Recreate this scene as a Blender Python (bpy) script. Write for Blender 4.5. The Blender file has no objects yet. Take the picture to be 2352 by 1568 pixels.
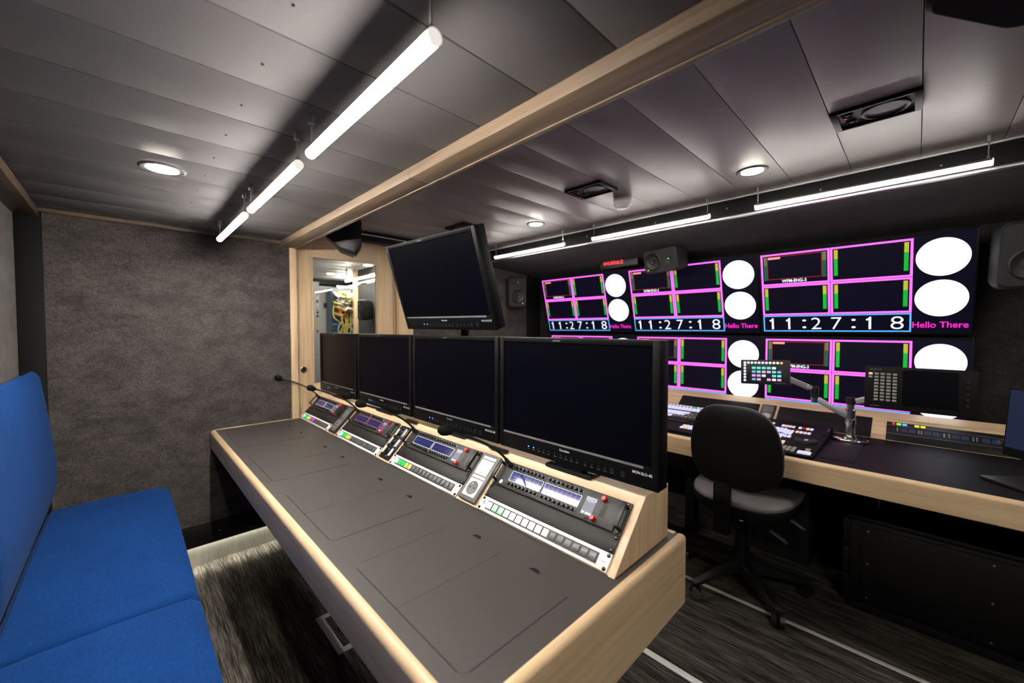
import bpy, bmesh, math, random
from mathutils import Matrix, Vector
random.seed(7)
S = bpy.context.scene
COL = S.collection
R = math.radians

# ------------------------------------------------------------------ camera, world, exposure
cam = bpy.data.objects.new('camera', bpy.data.cameras.new('camera'))
COL.objects.link(cam)
cam.data.sensor_width = 36.0
cam.data.lens = 36.0 * 909.0 / 2352.0
cam.data.clip_start = 0.02
cam.location = (0, 0, 1.33)
cam.rotation_euler = (R(90 - 1.83), 0, R(-44.3))
cam.data.dof.use_dof = True
cam.data.dof.focus_distance = 1.4
cam.data.dof.aperture_fstop = 2.0
S.camera = cam
world = bpy.data.worlds.new('world')
S.world = world
world.use_nodes = True
world.node_tree.nodes['Background'].inputs[0].default_value = (0.02, 0.02, 0.022, 1)
world.node_tree.nodes['Background'].inputs[1].default_value = 0.3
S.view_settings.view_transform = 'Standard'
S.view_settings.look = 'None'
S.view_settings.exposure = 0.0
S.view_settings.gamma = 1.0
S.view_settings.use_curve_mapping = False
TUBE_LEFT = 290.0
TUBE_RIGHT = 85.0
DOWNLIGHT = 190.0

# ------------------------------------------------------------------ materials
MATS = {}
def _nt(name):
    m = bpy.data.materials.new(name)
    m.use_nodes = True
    nt = m.node_tree
    return m, nt, nt.nodes['Principled BSDF']
def L(nt, a, b): nt.links.new(a, b)
def N(nt, kind, **kw):
    n = nt.nodes.new(kind)
    for k, v in kw.items(): setattr(n, k, v)
    return n
def coords(nt, scale=(1, 1, 1), out='Object'):
    t = N(nt, 'ShaderNodeTexCoord'); mp = N(nt, 'ShaderNodeMapping')
    mp.inputs['Scale'].default_value = scale
    L(nt, t.outputs[out], mp.inputs['Vector'])
    return mp.outputs['Vector']
def ramp(nt, fac, stops):
    r = N(nt, 'ShaderNodeValToRGB')
    e = r.color_ramp.elements
    e[0].position, e[0].color = stops[0][0], (*stops[0][1], 1)
    e[1].position, e[1].color = stops[-1][0], (*stops[-1][1], 1)
    for p, c in stops[1:-1]:
        x = e.new(p); x.color = (*c, 1)
    L(nt, fac, r.inputs['Fac'])
    return r.outputs['Color']
def plain(name, col, rough=0.5, metal=0.0, spec=0.5, grain=0.0, gscale=300.0, bump=0.0, coat=0.0):
    """painted / moulded surface: faint mottling and optional fine grain bump"""
    m, nt, b = _nt(name)
    b.inputs['Roughness'].default_value = rough
    b.inputs['Metallic'].default_value = metal
    b.inputs['Specular IOR Level'].default_value = spec
    b.inputs['Coat Weight'].default_value = coat
    v = coords(nt)
    no = N(nt, 'ShaderNodeTexNoise'); no.inputs['Scale'].default_value = gscale; no.inputs['Detail'].default_value = 2
    L(nt, v, no.inputs['Vector'])
    g = max(grain, 0.03)
    L(nt, ramp(nt, no.outputs['Fac'], [(0.3, tuple(c * (1 - g) for c in col)), (0.7, tuple(min(1, c * (1 + g)) for c in col))]), b.inputs['Base Color'])
    if bump:
        bp = N(nt, 'ShaderNodeBump'); bp.inputs['Strength'].default_value = bump; bp.inputs['Distance'].default_value = 0.001
        L(nt, no.outputs['Fac'], bp.inputs['Height']); L(nt, bp.outputs['Normal'], b.inputs['Normal'])
    MATS[name] = m
    return m
def emit(name, col, strength):
    m, nt, b = _nt(name)
    b.inputs['Base Color'].default_value = (*[c * 0.5 for c in col], 1)
    b.inputs['Roughness'].default_value = 0.4
    b.inputs['Emission Color'].default_value = (*col, 1)
    b.inputs['Emission Strength'].default_value = strength
    MATS[name] = m
    return m
def wood(name, axis, base=(0.66, 0.485, 0.295), dark=(0.56, 0.395, 0.225), rough=0.42):
    """pale ash with long streaks along one axis"""
    m, nt, b = _nt(name)
    sc = [70, 70, 70]; sc[axis] = 2.2
    n1 = N(nt, 'ShaderNodeTexNoise'); n1.inputs['Scale'].default_value = 1.0; n1.inputs['Detail'].default_value = 5; n1.inputs['Distortion'].default_value = 0.6
    L(nt, coords(nt, sc), n1.inputs['Vector'])
    sc2 = [9, 9, 9]; sc2[axis] = 0.8
    n2 = N(nt, 'ShaderNodeTexNoise'); n2.inputs['Scale'].default_value = 1.0; n2.inputs['Detail'].default_value = 3
    L(nt, coords(nt, sc2), n2.inputs['Vector'])
    c1 = ramp(nt, n1.outputs['Fac'], [(0.34, dark), (0.55, base), (0.75, tuple(min(1, c * 1.08) for c in base))])
    c2 = ramp(nt, n2.outputs['Fac'], [(0.35, (0.88, 0.86, 0.83)), (0.65, (1, 1, 1))])
    mx = N(nt, 'ShaderNodeMixRGB', blend_type='MULTIPLY'); mx.inputs['Fac'].default_value = 0.8
    L(nt, c1, mx.inputs['Color1']); L(nt, c2, mx.inputs['Color2']); L(nt, mx.outputs['Color'], b.inputs['Base Color'])
    b.inputs['Roughness'].default_value = rough
    bp = N(nt, 'ShaderNodeBump'); bp.inputs['Strength'].default_value = 0.08; bp.inputs['Distance'].default_value = 0.001
    L(nt, n1.outputs['Fac'], bp.inputs['Height']); L(nt, bp.outputs['Normal'], b.inputs['Normal'])
    MATS[name] = m
    return m
def carpet_wall(name, lo, hi):
    m, nt, b = _nt(name)
    v = coords(nt, (1, 1, 1.6))
    n1 = N(nt, 'ShaderNodeTexNoise'); n1.inputs['Scale'].default_value = 150; n1.inputs['Detail'].default_value = 4; n1.inputs['Roughness'].default_value = 0.7
    n2 = N(nt, 'ShaderNodeTexNoise'); n2.inputs['Scale'].default_value = 9; n2.inputs['Detail'].default_value = 7; n2.inputs['Roughness'].default_value = 0.65
    L(nt, v, n1.inputs['Vector']); L(nt, v, n2.inputs['Vector'])
    a = ramp(nt, n1.outputs['Fac'], [(0.32, lo), (0.68, hi)])
    c = ramp(nt, n2.outputs['Fac'], [(0.38, (0.50, 0.50, 0.50)), (0.62, (1, 1, 1))])
    mx = N(nt, 'ShaderNodeMixRGB', blend_type='MULTIPLY'); mx.inputs['Fac'].default_value = 0.8
    L(nt, a, mx.inputs['Color1']); L(nt, c, mx.inputs['Color2']); L(nt, mx.outputs['Color'], b.inputs['Base Color'])
    b.inputs['Roughness'].default_value = 0.95
    b.inputs['Specular IOR Level'].default_value = 0.1
    b.inputs['Sheen Weight'].default_value = 0.12
    bp = N(nt, 'ShaderNodeBump'); bp.inputs['Strength'].default_value = 0.9; bp.inputs['Distance'].default_value = 0.004
    L(nt, n1.outputs['Fac'], bp.inputs['Height']); L(nt, bp.outputs['Normal'], b.inputs['Normal'])
    MATS[name] = m
def carpet_floor(name):
    m, nt, b = _nt(name)
    n1 = N(nt, 'ShaderNodeTexNoise'); n1.inputs['Scale'].default_value = 1; n1.inputs['Detail'].default_value = 5; n1.inputs['Roughness'].default_value = 0.65
    L(nt, coords(nt, (190, 6.5, 1)), n1.inputs['Vector'])
    n2 = N(nt, 'ShaderNodeTexNoise'); n2.inputs['Scale'].default_value = 1; n2.inputs['Detail'].default_value = 3
    L(nt, coords(nt, (22, 2.6, 1)), n2.inputs['Vector'])
    n3 = N(nt, 'ShaderNodeTexNoise'); n3.inputs['Scale'].default_value = 420
    L(nt, coords(nt), n3.inputs['Vector'])
    ad = N(nt, 'ShaderNodeMath', operation='MULTIPLY_ADD'); ad.inputs[1].default_value = 0.45; L(nt, n2.outputs['Fac'], ad.inputs[0]); L(nt, n1.outputs['Fac'], ad.inputs[2])
    c = ramp(nt, ad.outputs[0], [(0.55, (0.008, 0.007, 0.006)), (0.70, (0.042, 0.037, 0.031)), (0.86, (0.13, 0.118, 0.097))])
    L(nt, c, b.inputs['Base Color'])
    b.inputs['Roughness'].default_value = 0.9
    b.inputs['Specular IOR Level'].default_value = 0.15
    bp = N(nt, 'ShaderNodeBump'); bp.inputs['Strength'].default_value = 0.6; bp.inputs['Distance'].default_value = 0.003
    L(nt, n3.outputs['Fac'], bp.inputs['Height']); L(nt, bp.outputs['Normal'], b.inputs['Normal'])
    MATS[name] = m
def perforated(name, base, pitch=0.0032, rough=0.4, hole=0.4):
    """painted sheet metal with a square grid of punched holes"""
    m, nt, b = _nt(name)
    v = coords(nt, (1 / pitch, 1 / pitch, 1))
    fr = N(nt, 'ShaderNodeVectorMath', operation='FRACTION'); L(nt, v, fr.inputs[0])
    sb = N(nt, 'ShaderNodeVectorMath', operation='SUBTRACT'); sb.inputs[1].default_value = (0.5, 0.5, 0); L(nt, fr.outputs[0], sb.inputs[0])
    mu = N(nt, 'ShaderNodeVectorMath', operation='MULTIPLY'); mu.inputs[1].default_value = (1, 1, 0); L(nt, sb.outputs[0], mu.inputs[0])
    ln = N(nt, 'ShaderNodeVectorMath', operation='LENGTH'); L(nt, mu.outputs[0], ln.inputs[0])
    c = ramp(nt, ln.outputs['Value'], [(0.25, tuple(c * hole for c in base)), (0.33, base)])
    L(nt, c, b.inputs['Base Color'])
    b.inputs['Roughness'].default_value = rough
    b.inputs['Specular IOR Level'].default_value = 0.5
    MATS[name] = m
def fabric(name, col):
    m, nt, b = _nt(name)
    n1 = N(nt, 'ShaderNodeTexNoise'); n1.inputs['Scale'].default_value = 1; n1.inputs['Detail'].default_value = 4
    L(nt, coords(nt, (260, 60, 260)), n1.inputs['Vector'])
    n2 = N(nt, 'ShaderNodeTexNoise'); n2.inputs['Scale'].default_value = 5; n2.inputs['Detail'].default_value = 4
    L(nt, coords(nt), n2.inputs['Vector'])
    a = ramp(nt, n1.outputs['Fac'], [(0.3, tuple(c * 0.82 for c in col)), (0.7, tuple(c * 1.15 for c in col))])
    c = ramp(nt, n2.outputs['Fac'], [(0.3, (0.8, 0.8, 0.82)), (0.7, (1, 1, 1))])
    mx = N(nt, 'ShaderNodeMixRGB', blend_type='MULTIPLY'); mx.inputs['Fac'].default_value = 1
    L(nt, a, mx.inputs['Color1']); L(nt, c, mx.inputs['Color2']); L(nt, mx.outputs['Color'], b.inputs['Base Color'])
    b.inputs['Roughness'].default_value = 0.9
    b.inputs['Specular IOR Level'].default_value = 0.1
    b.inputs['Sheen Weight'].default_value = 0.04
    b.inputs['Sheen Tint'].default_value = (0.4, 0.6, 1, 1)
    bp = N(nt, 'ShaderNodeBump'); bp.inputs['Strength'].default_value = 0.35; bp.inputs['Distance'].default_value = 0.001
    L(nt, n1.outputs['Fac'], bp.inputs['Height']); L(nt, bp.outputs['Normal'], b.inputs['Normal'])
    MATS[name] = m
def brushed(name, col, rough, axis=2):
    m, nt, b = _nt(name)
    sc = [400, 400, 400]; sc[axis] = 8
    n1 = N(nt, 'ShaderNodeTexNoise'); n1.inputs['Scale'].default_value = 1; n1.inputs['Detail'].default_value = 3
    L(nt, coords(nt, sc), n1.inputs['Vector'])
    L(nt, ramp(nt, n1.outputs['Fac'], [(0.3, tuple(c * 0.65 for c in col)), (0.7, col)]), b.inputs['Base Color'])
    b.inputs['Metallic'].default_value = 0.7
    b.inputs['Roughness'].default_value = rough
    MATS[name] = m
def gridscreen(name, bg, line, nx, ny, strength):
    """lit display with a cell grid; runs on generated coordinates of the display glass"""
    m, nt, b = _nt(name)
    t = N(nt, 'ShaderNodeTexCoord'); mp = N(nt, 'ShaderNodeMapping'); mp.inputs['Scale'].default_value = (nx, ny, 1)
    L(nt, t.outputs['Generated'], mp.inputs['Vector'])
    sx = N(nt, 'ShaderNodeSeparateXYZ'); L(nt, mp.outputs['Vector'], sx.inputs[0])
    outs = []
    for k, w in ((0, 0.06), (1, 0.06)):
        f = N(nt, 'ShaderNodeMath', operation='FRACT'); L(nt, sx.outputs[k], f.inputs[0])
        d = N(nt, 'ShaderNodeMath', operation='SUBTRACT'); d.inputs[1].default_value = 0.5; L(nt, f.outputs[0], d.inputs[0])
        a = N(nt, 'ShaderNodeMath', operation='ABSOLUTE'); L(nt, d.outputs[0], a.inputs[0])
        g = N(nt, 'ShaderNodeMath', operation='GREATER_THAN'); g.inputs[1].default_value = 0.5 - w / 2; L(nt, a.outputs[0], g.inputs[0])
        outs.append(g.outputs[0])
    mxm = N(nt, 'ShaderNodeMath', operation='MAXIMUM'); L(nt, outs[0], mxm.inputs[0]); L(nt, outs[1], mxm.inputs[1])
    mx = N(nt, 'ShaderNodeMixRGB'); mx.inputs['Color1'].default_value = (*bg, 1); mx.inputs['Color2'].default_value = (*line, 1)
    L(nt, mxm.outputs[0], mx.inputs['Fac']); L(nt, mx.outputs['Color'], b.inputs['Emission Color'])
    b.inputs['Emission Strength'].default_value = strength
    b.inputs['Base Color'].default_value = (0.01, 0.01, 0.02, 1)
    b.inputs['Roughness'].default_value = 0.07
    MATS[name] = m
def glass(name, tint=(0.93, 0.95, 0.94)):
    m, nt, b = _nt(name)
    nt.nodes.remove(b)
    tr = N(nt, 'ShaderNodeBsdfTransparent'); tr.inputs[0].default_value = (*tint, 1)
    gl = N(nt, 'ShaderNodeBsdfGlossy'); gl.inputs['Roughness'].default_value = 0.0
    fz = N(nt, 'ShaderNodeFresnel'); fz.inputs['IOR'].default_value = 1.5
    mx = N(nt, 'ShaderNodeMixShader')
    L(nt, fz.outputs[0], mx.inputs[0]); L(nt, tr.outputs[0], mx.inputs[1]); L(nt, gl.outputs[0], mx.inputs[2])
    L(nt, mx.outputs[0], nt.nodes['Material Output'].inputs['Surface'])
    MATS[name] = m

wood('wood_x', 0); wood('wood_y', 1); wood('wood_z', 2)
wood('beam_wood', 1, base=(0.25, 0.18, 0.118), dark=(0.175, 0.122, 0.076))
wood('wood_brown_x', 0, base=(0.16, 0.115, 0.078), dark=(0.12, 0.085, 0.055))
wood('wood_dark_y', 1, base=(0.085, 0.055, 0.038), dark=(0.06, 0.038, 0.025))
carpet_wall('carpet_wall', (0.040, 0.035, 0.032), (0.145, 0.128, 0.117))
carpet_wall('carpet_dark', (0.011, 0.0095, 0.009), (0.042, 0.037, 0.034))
carpet_floor('carpet_floor')
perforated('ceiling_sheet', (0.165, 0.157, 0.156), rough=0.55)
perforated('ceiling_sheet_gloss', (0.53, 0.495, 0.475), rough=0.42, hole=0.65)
fabric('blue_fabric', (0.0045, 0.042, 0.175))
brushed('brushed_aluminium', (0.62, 0.60, 0.52), 0.42)
plain('desk_laminate', (0.050, 0.044, 0.041), 0.48, spec=0.5, grain=0.12, gscale=700, bump=0.06)
plain('desk_laminate_dark', (0.0065, 0.0063, 0.0075), 0.55, spec=0.12, grain=0.1, gscale=700)
plain('black_plastic', (0.010, 0.010, 0.011), 0.42, spec=0.4)
plain('black_matte', (0.006, 0.006, 0.0065), 0.75, spec=0.2)
plain('black_metal', (0.0055, 0.0055, 0.0053), 0.5, spec=0.22, bump=0.05, gscale=500)
plain('monitor_case', (0.0030, 0.0030, 0.0033), 0.45, spec=0.14)
plain('dark_screen', (0.0016, 0.0016, 0.0032), 0.3, spec=0.06)
plain('bezel_strip', (0.16, 0.155, 0.15), 0.45)
plain('panel_grey', (0.018, 0.0172, 0.017), 0.5, grain=0.06)
plain('blank_black', (0.0095, 0.0088, 0.008), 0.55, spec=0.35, grain=0.2, gscale=900, bump=0.15)
plain('white_panel', (0.74, 0.73, 0.72), 0.4)
plain('white_plastic', (0.72, 0.72, 0.71), 0.4)
plain('grey_plastic', (0.12, 0.118, 0.115), 0.5)
plain('speaker_grey', (0.017, 0.017, 0.0175), 0.6, spec=0.3)
plain('cone_black', (0.006, 0.006, 0.006), 0.5)
plain('foam', (0.008, 0.008, 0.008), 0.95, spec=0.1, grain=0.3, gscale=900, bump=0.5)
plain('red_knob', (0.55, 0.016, 0.018), 0.4)
plain('key_black', (0.005, 0.005, 0.005), 0.4, spec=0.35)
plain('button_dark', (0.085, 0.088, 0.085), 0.35)
plain('steel', (0.62, 0.61, 0.60), 0.25, metal=1.0)
plain('chrome', (0.72, 0.71, 0.70), 0.14, metal=1.0)
plain('aluminium', (0.55, 0.55, 0.55), 0.35, metal=0.9)
plain('arm_grey', (0.48, 0.48, 0.49), 0.35, metal=0.5)
plain('screw_dark', (0.03, 0.03, 0.03), 0.25, metal=0.8)
plain('brass', (0.45, 0.36, 0.22), 0.35, metal=0.8)
plain('chair_seat', (0.085, 0.078, 0.080), 0.55, grain=0.1, gscale=600)
plain('chair_black', (0.0035, 0.0035, 0.0037), 0.5, spec=0.25)
plain('chair_plastic', (0.014, 0.014, 0.0145), 0.4)
plain('mixer_black', (0.0055, 0.0052, 0.0055), 0.6, spec=0.12)
plain('caster_grey', (0.10, 0.10, 0.10), 0.4)
plain('floor_strip_white', (0.80, 0.79, 0.74), 0.4)
plain('label_white', (0.75, 0.75, 0.75), 0.5)
plain('print_blue', (0.18, 0.35, 0.52), 0.5)
plain('cabinet_white', (0.42, 0.42, 0.42), 0.45)
plain('cable_yellow', (0.72, 0.56, 0.10), 0.5)
plain('cable_orange', (0.80, 0.33, 0.05), 0.5)
plain('cable_white', (0.70, 0.68, 0.62), 0.5)
plain('cable_blue', (0.05, 0.13, 0.26), 0.5)
plain('cable_black', (0.012, 0.012, 0.012), 0.5)
plain('rack_blue', (0.045, 0.065, 0.085), 0.4)
emit('key_lilac', (0.60, 0.60, 0.82), 0.9)
plain('key_grey', (0.26, 0.25, 0.23), 0.5)
emit('key_peach', (0.85, 0.55, 0.38), 0.8)
glass('door_glass')
def tube_emit(name, col, strength, side):
    """LED tube: strip behind a diffuser facing down, so the underside glows stronger than the flanks"""
    m = emit(name, col, strength); nt = m.node_tree
    g = N(nt, 'ShaderNodeNewGeometry'); sp = N(nt, 'ShaderNodeSeparateXYZ'); L(nt, g.outputs['Normal'], sp.inputs[0])
    mr = N(nt, 'ShaderNodeMapRange'); mr.inputs['From Min'].default_value = 0.1; mr.inputs['From Max'].default_value = -1.0
    mr.inputs['To Min'].default_value = strength * side; mr.inputs['To Max'].default_value = strength
    L(nt, sp.outputs['Z'], mr.inputs['Value']); L(nt, mr.outputs[0], nt.nodes['Principled BSDF'].inputs['Emission Strength'])
tube_emit('tube_light', (1.0, 0.94, 0.87), TUBE_LEFT, 0.30)
emit('cap_glow', (1.0, 0.94, 0.87), 0.8)
tube_emit('tube_light_right', (1.0, 0.95, 0.88), TUBE_RIGHT, 0.12)
emit('tube_light_annex', (1.0, 0.97, 0.90), 90)
emit('downlight_glow', (1.0, 0.92, 0.80), DOWNLIGHT)
emit('plinth_led', (1.0, 0.97, 0.84), 115)
emit('tv_pink', (1.0, 0.125, 0.88), 1.5)
emit('tv_magenta', (1.0, 0.02, 0.62), 0.95)
emit('tv_white', (0.92, 0.94, 1.0), 1.5)
emit('tv_ring', (0.45, 0.50, 0.85), 0.8)
emit('tv_green', (0.0, 0.42, 0.03), 0.85)
emit('tv_yellow', (0.42, 0.44, 0.03), 0.9)
emit('tv_green_dim', (0.0, 0.10, 0.05), 0.8)
emit('tv_olive_dim', (0.13, 0.18, 0.06), 0.8)
emit('tv_red', (0.45, 0.02, 0.025), 0.7)
emit('tv_tag', (1.0, 0.30, 0.28), 1.1)
emit('tv_clock', (0.78, 0.93, 1.0), 1.2)
emit('tv_blue', (0.10, 0.42, 0.95), 1.0)
emit('tv_pixel', (0.0030, 0.0022, 0.009), 1.0)
MATS['tv_pixel'].node_tree.nodes['Principled BSDF'].inputs['Specular IOR Level'].default_value = 0.12
emit('led_red', (1.0, 0.02, 0.03), 1.6)
emit('led_green', (0.25, 1.0, 0.02), 1.2)
emit('led_blue', (0.05, 0.28, 1.0), 2.2)
emit('led_yellow', (0.75, 0.75, 0.02), 1.2)
emit('led_white', (0.9, 0.92, 1.0), 1.3)
emit('btn_white', (0.80, 0.84, 0.95), 0.85)
emit('btn_glare', (1.0, 0.98, 0.92), 1.0)  # key colour with the tube lamp's white reflection put in as emission
emit('btn_green', (0.01, 0.62, 0.07), 0.9)
emit('btn_green_glare', (0.34, 0.88, 0.42), 0.75)  # green key paled by painted tube glare
emit('btn_lime', (0.38, 0.85, 0.12), 0.85)
emit('btn_yellow', (0.85, 0.72, 0.05), 0.9)
emit('btn_orange', (0.95, 0.45, 0.10), 0.9)
emit('btn_purple', (0.38, 0.04, 0.42), 0.8)
emit('btn_teal', (0.12, 0.75, 0.62), 0.9)
emit('btn_pink', (0.72, 0.35, 0.80), 0.9)
emit('btn_azure', (0.15, 0.42, 0.65), 0.9)
emit('screen_blue_glow', (0.008, 0.016, 0.040), 1.0)
emit('screen_dim_glow', (0.005, 0.011, 0.032), 1.0)
emit('frame_white', (0.75, 0.80, 0.95), 0.85)
emit('frame_red', (0.75, 0.22, 0.25), 0.6)
emit('menu_slate', (0.07, 0.08, 0.13), 0.9)
emit('menu_purple', (0.14, 0.03, 0.13), 1.0)
gridscreen('grid_blue', (0.030, 0.028, 0.20), (0.20, 0.22, 0.50), 8, 2, 1.0)
gridscreen('grid_mid', (0.016, 0.018, 0.115), (0.07, 0.09, 0.26), 8, 2, 0.9)
gridscreen('grid_navy', (0.010, 0.016, 0.085), (0.05, 0.07, 0.22), 8, 2, 0.8)
gridscreen('grid_violet', (0.018, 0.014, 0.085), (0.06, 0.06, 0.20), 8, 2, 0.8)

# ------------------------------------------------------------------ mesh building
class B:
    def __init__(s): s.bm = bmesh.new()
    def merge(s, o, M=None):
        me = bpy.data.meshes.new('t'); o.to_mesh(me); o.free()
        if M is not None: me.transform(M)
        s.bm.from_mesh(me); bpy.data.meshes.remove(me)
        return s
    def box(s, x0, x1, y0, y1, z0, z1, bev=0.0, seg=2, M=None):
        o = bmesh.new()
        v = [o.verts.new((x, y, z)) for z in (z0, z1) for y in (y0, y1) for x in (x0, x1)]
        for f in ((0, 2, 3, 1), (4, 5, 7, 6), (0, 1, 5, 4), (2, 6, 7, 3), (0, 4, 6, 2), (1, 3, 7, 5)):
            o.faces.new([v[i] for i in f])
        if bev:
            bmesh.ops.bevel(o, geom=o.edges[:], offset=bev, segments=seg, profile=0.5, affect='EDGES', clamp_overlap=True)
        return s.merge(o, M)
    def prism(s, pts, axis, a, b, bev=0.0, seg=2, M=None):
        """closed profile given in the two other axes (cyclic order), extruded from a to b"""
        o = bmesh.new()
        def mk(p, t):
            c = [0, 0, 0]; c[axis] = t; c[(axis + 1) % 3] = p[0]; c[(axis + 2) % 3] = p[1]
            return o.verts.new(c)
        A = [mk(p, a) for p in pts]; Bq = [mk(p, b) for p in pts]
        n = len(pts)
        caps = [o.faces.new(A[::-1]), o.faces.new(Bq)]
        for i in range(n): o.faces.new((A[i], A[(i + 1) % n], Bq[(i + 1) % n], Bq[i]))
        bmesh.ops.recalc_face_normals(o, faces=o.faces[:])
        if bev:
            ed = set(e for f in caps for e in f.edges)
            bmesh.ops.bevel(o, geom=list(ed), offset=bev, segments=seg, profile=0.5, affect='EDGES', clamp_overlap=True)
        return s.merge(o, M)
    def rings(s, rs, cap=True, M=None):
        """skin a list of equally long vertex rings"""
        o = bmesh.new()
        vs = [[o.verts.new(p) for p in r] for r in rs]
        n = len(rs[0])
        for a, b in zip(vs, vs[1:]):
            for i in range(n): o.faces.new((a[i], a[(i + 1) % n], b[(i + 1) % n], b[i]))
        if cap:
            o.faces.new(vs[0][::-1]); o.faces.new(vs[-1])
        bmesh.ops.recalc_face_normals(o, faces=o.faces[:])
        return s.merge(o, M)
    def lathe(s, prof, seg=24, M=None, a0=0.0, a1=2 * math.pi):
        """profile (r, z) turned about z"""
        return s.rings([[(r * math.cos(a0 + (a1 - a0) * i / seg), r * math.sin(a0 + (a1 - a0) * i / seg), z) for i in range(seg)] for r, z in prof], True, M)
    def cyl(s, p0, p1, r0, r1=None, seg=14, M=None):
        r1 = r0 if r1 is None else r1
        return s.tube([p0, p1], [r0, r1], seg, M)
    def tube(s, pts, rad, seg=10, M=None):
        pts = [Vector(p) for p in pts]
        if not isinstance(rad, (list, tuple)): rad = [rad] * len(pts)
        rs = []; up = None
        for i, p in enumerate(pts):
            d = (pts[min(i + 1, len(pts) - 1)] - pts[max(i - 1, 0)]).normalized()
            if up is None:
                up = d.orthogonal().normalized()
            up = (up - d * up.dot(d)).normalized()
            q = d.cross(up)
            rs.append([p + (up * math.cos(2 * math.pi * k / seg) + q * math.sin(2 * math.pi * k / seg)) * rad[i] for k in range(seg)])
        return s.rings(rs, True, M)
    def ball(s, c, rx, ry, rz, seg=14, M=None):
        o = bmesh.new(); bmesh.ops.create_uvsphere(o, u_segments=seg, v_segments=max(6, seg * 2 // 3), radius=1)
        for v in o.verts: v.co = Vector((c[0] + v.co.x * rx, c[1] + v.co.y * ry, c[2] + v.co.z * rz))
        return s.merge(o, M)
    def poly(s, pts, M=None):
        o = bmesh.new(); o.faces.new([o.verts.new(p) for p in pts]); return s.merge(o, M)
    def mesh(s, name, mat, smooth=True):
        me = bpy.data.meshes.new(name); s.bm.to_mesh(me); s.bm.free()
        if mat: me.materials.append(MATS[mat])
        if smooth:
            me.polygons.foreach_set('use_smooth', [True] * len(me.polygons)); me.set_sharp_from_angle(angle=R(32))
        return me
    def build(s, name, mat, parent=None, smooth=True):
        return obj(name, s.mesh(name, mat, smooth), parent)
def obj(name, me, parent=None, M=None):
    o = bpy.data.objects.new(name, me); COL.objects.link(o)
    if M is not None: o.matrix_world = M
    if parent is not None: o.parent = parent
    return o
def tag(o, label, cat, group=None):
    o['label'] = label; o['category'] = cat
    if group: o['group'] = group
    return o
def thing(name, label, cat, M=None, group=None):
    o = bpy.data.objects.new(name, None); COL.objects.link(o); o.empty_display_size = 0.05
    if M is not None: o.matrix_world = M
    return tag(o, label, cat, group)
def struct(o): o['kind'] = 'structure'; return o
def dup(o, parent=None, M=None):
    c = o.copy(); COL.objects.link(c); c.parent = parent
    if M is not None: c.matrix_world = M
    for ch in list(o.children): dup(ch, c)
    return c
def T(x, y, z): return Matrix.Translation((x, y, z))
def RZ(d): return Matrix.Rotation(R(d), 4, 'Z')
def RX(d): return Matrix.Rotation(R(d), 4, 'X')
def RY(d): return Matrix.Rotation(R(d), 4, 'Y')
def FACE(x, y, z, yaw=-90, tilt=0, roll=0):
    """local x = viewer's right, y = away from viewer, z = up for someone looking along +X"""
    return T(x, y, z) @ RZ(yaw) @ RX(tilt) @ RY(roll)
TXT = {}
def text_mesh(s, w, h, mat, plane='XZ', off=0.012):
    """lettering as a mesh, width w and height h, lower left corner at the origin"""
    k = (s, w, h, mat, plane)
    if k in TXT: return TXT[k]
    cu = bpy.data.curves.new('lettering', 'FONT'); cu.body = s; cu.resolution_u = 3; cu.offset = off
    o = bpy.data.objects.new('lettering', cu); COL.objects.link(o)
    dg = bpy.context.evaluated_depsgraph_get(); dg.update()
    me = bpy.data.meshes.new_from_object(o.evaluated_get(dg))
    bpy.data.objects.remove(o); bpy.data.curves.remove(cu)
    xs = [v.co.x for v in me.vertices]; ys = [v.co.y for v in me.vertices]
    x0, x1, y0, y1 = min(xs), max(xs), min(ys), max(ys)
    for v in me.vertices:
        x = (v.co.x - x0) / (x1 - x0) * w; y = (v.co.y - y0) / (y1 - y0) * h
        v.co = (x, 0, y) if plane == 'XZ' else (x, y, 0)
    me.materials.clear(); me.materials.append(MATS[mat]); me.name = 'lettering'
    TXT[k] = me
    return me
def lettering(s, x, y, z, w, h, mat, parent, plane='XZ', name='lettering', bold=0.0):
    o = obj(name, text_mesh(s, w, h, mat, plane, -0.012 if name == 'clock_digit' else 0.012), parent); o.location = (x, y, z); return o
def frame2d(b, x0, x1, z0, z1, t, y):
    """flat rectangular outline in the x-z plane"""
    for a in ((x0, x1, z0, z0 + t), (x0, x1, z1 - t, z1), (x0, x0 + t, z0 + t, z1 - t), (x1 - t, x1, z0 + t, z1 - t)):
        b.poly([(a[0], y, a[2]), (a[1], y, a[2]), (a[1], y, a[3]), (a[0], y, a[3])])
    return b
def rrect(x0, x1, y0, y1, r, n=5, corners=(1, 1, 1, 1)):
    p = []
    for k, (cx, cy, a) in enumerate(((x1 - r, y1 - r, 0), (x0 + r, y1 - r, 90), (x0 + r, y0 + r, 180), (x1 - r, y0 + r, 270))):
        if corners[k]:
            for i in range(n + 1):
                t = R(a + 90 * i / n); p.append((cx + r * math.cos(t), cy + r * math.sin(t)))
        else:
            p.append((cx + r * (1 if a in (0, 270) else -1), cy + r * (1 if a in (0, 90) else -1)))
    return p

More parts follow.
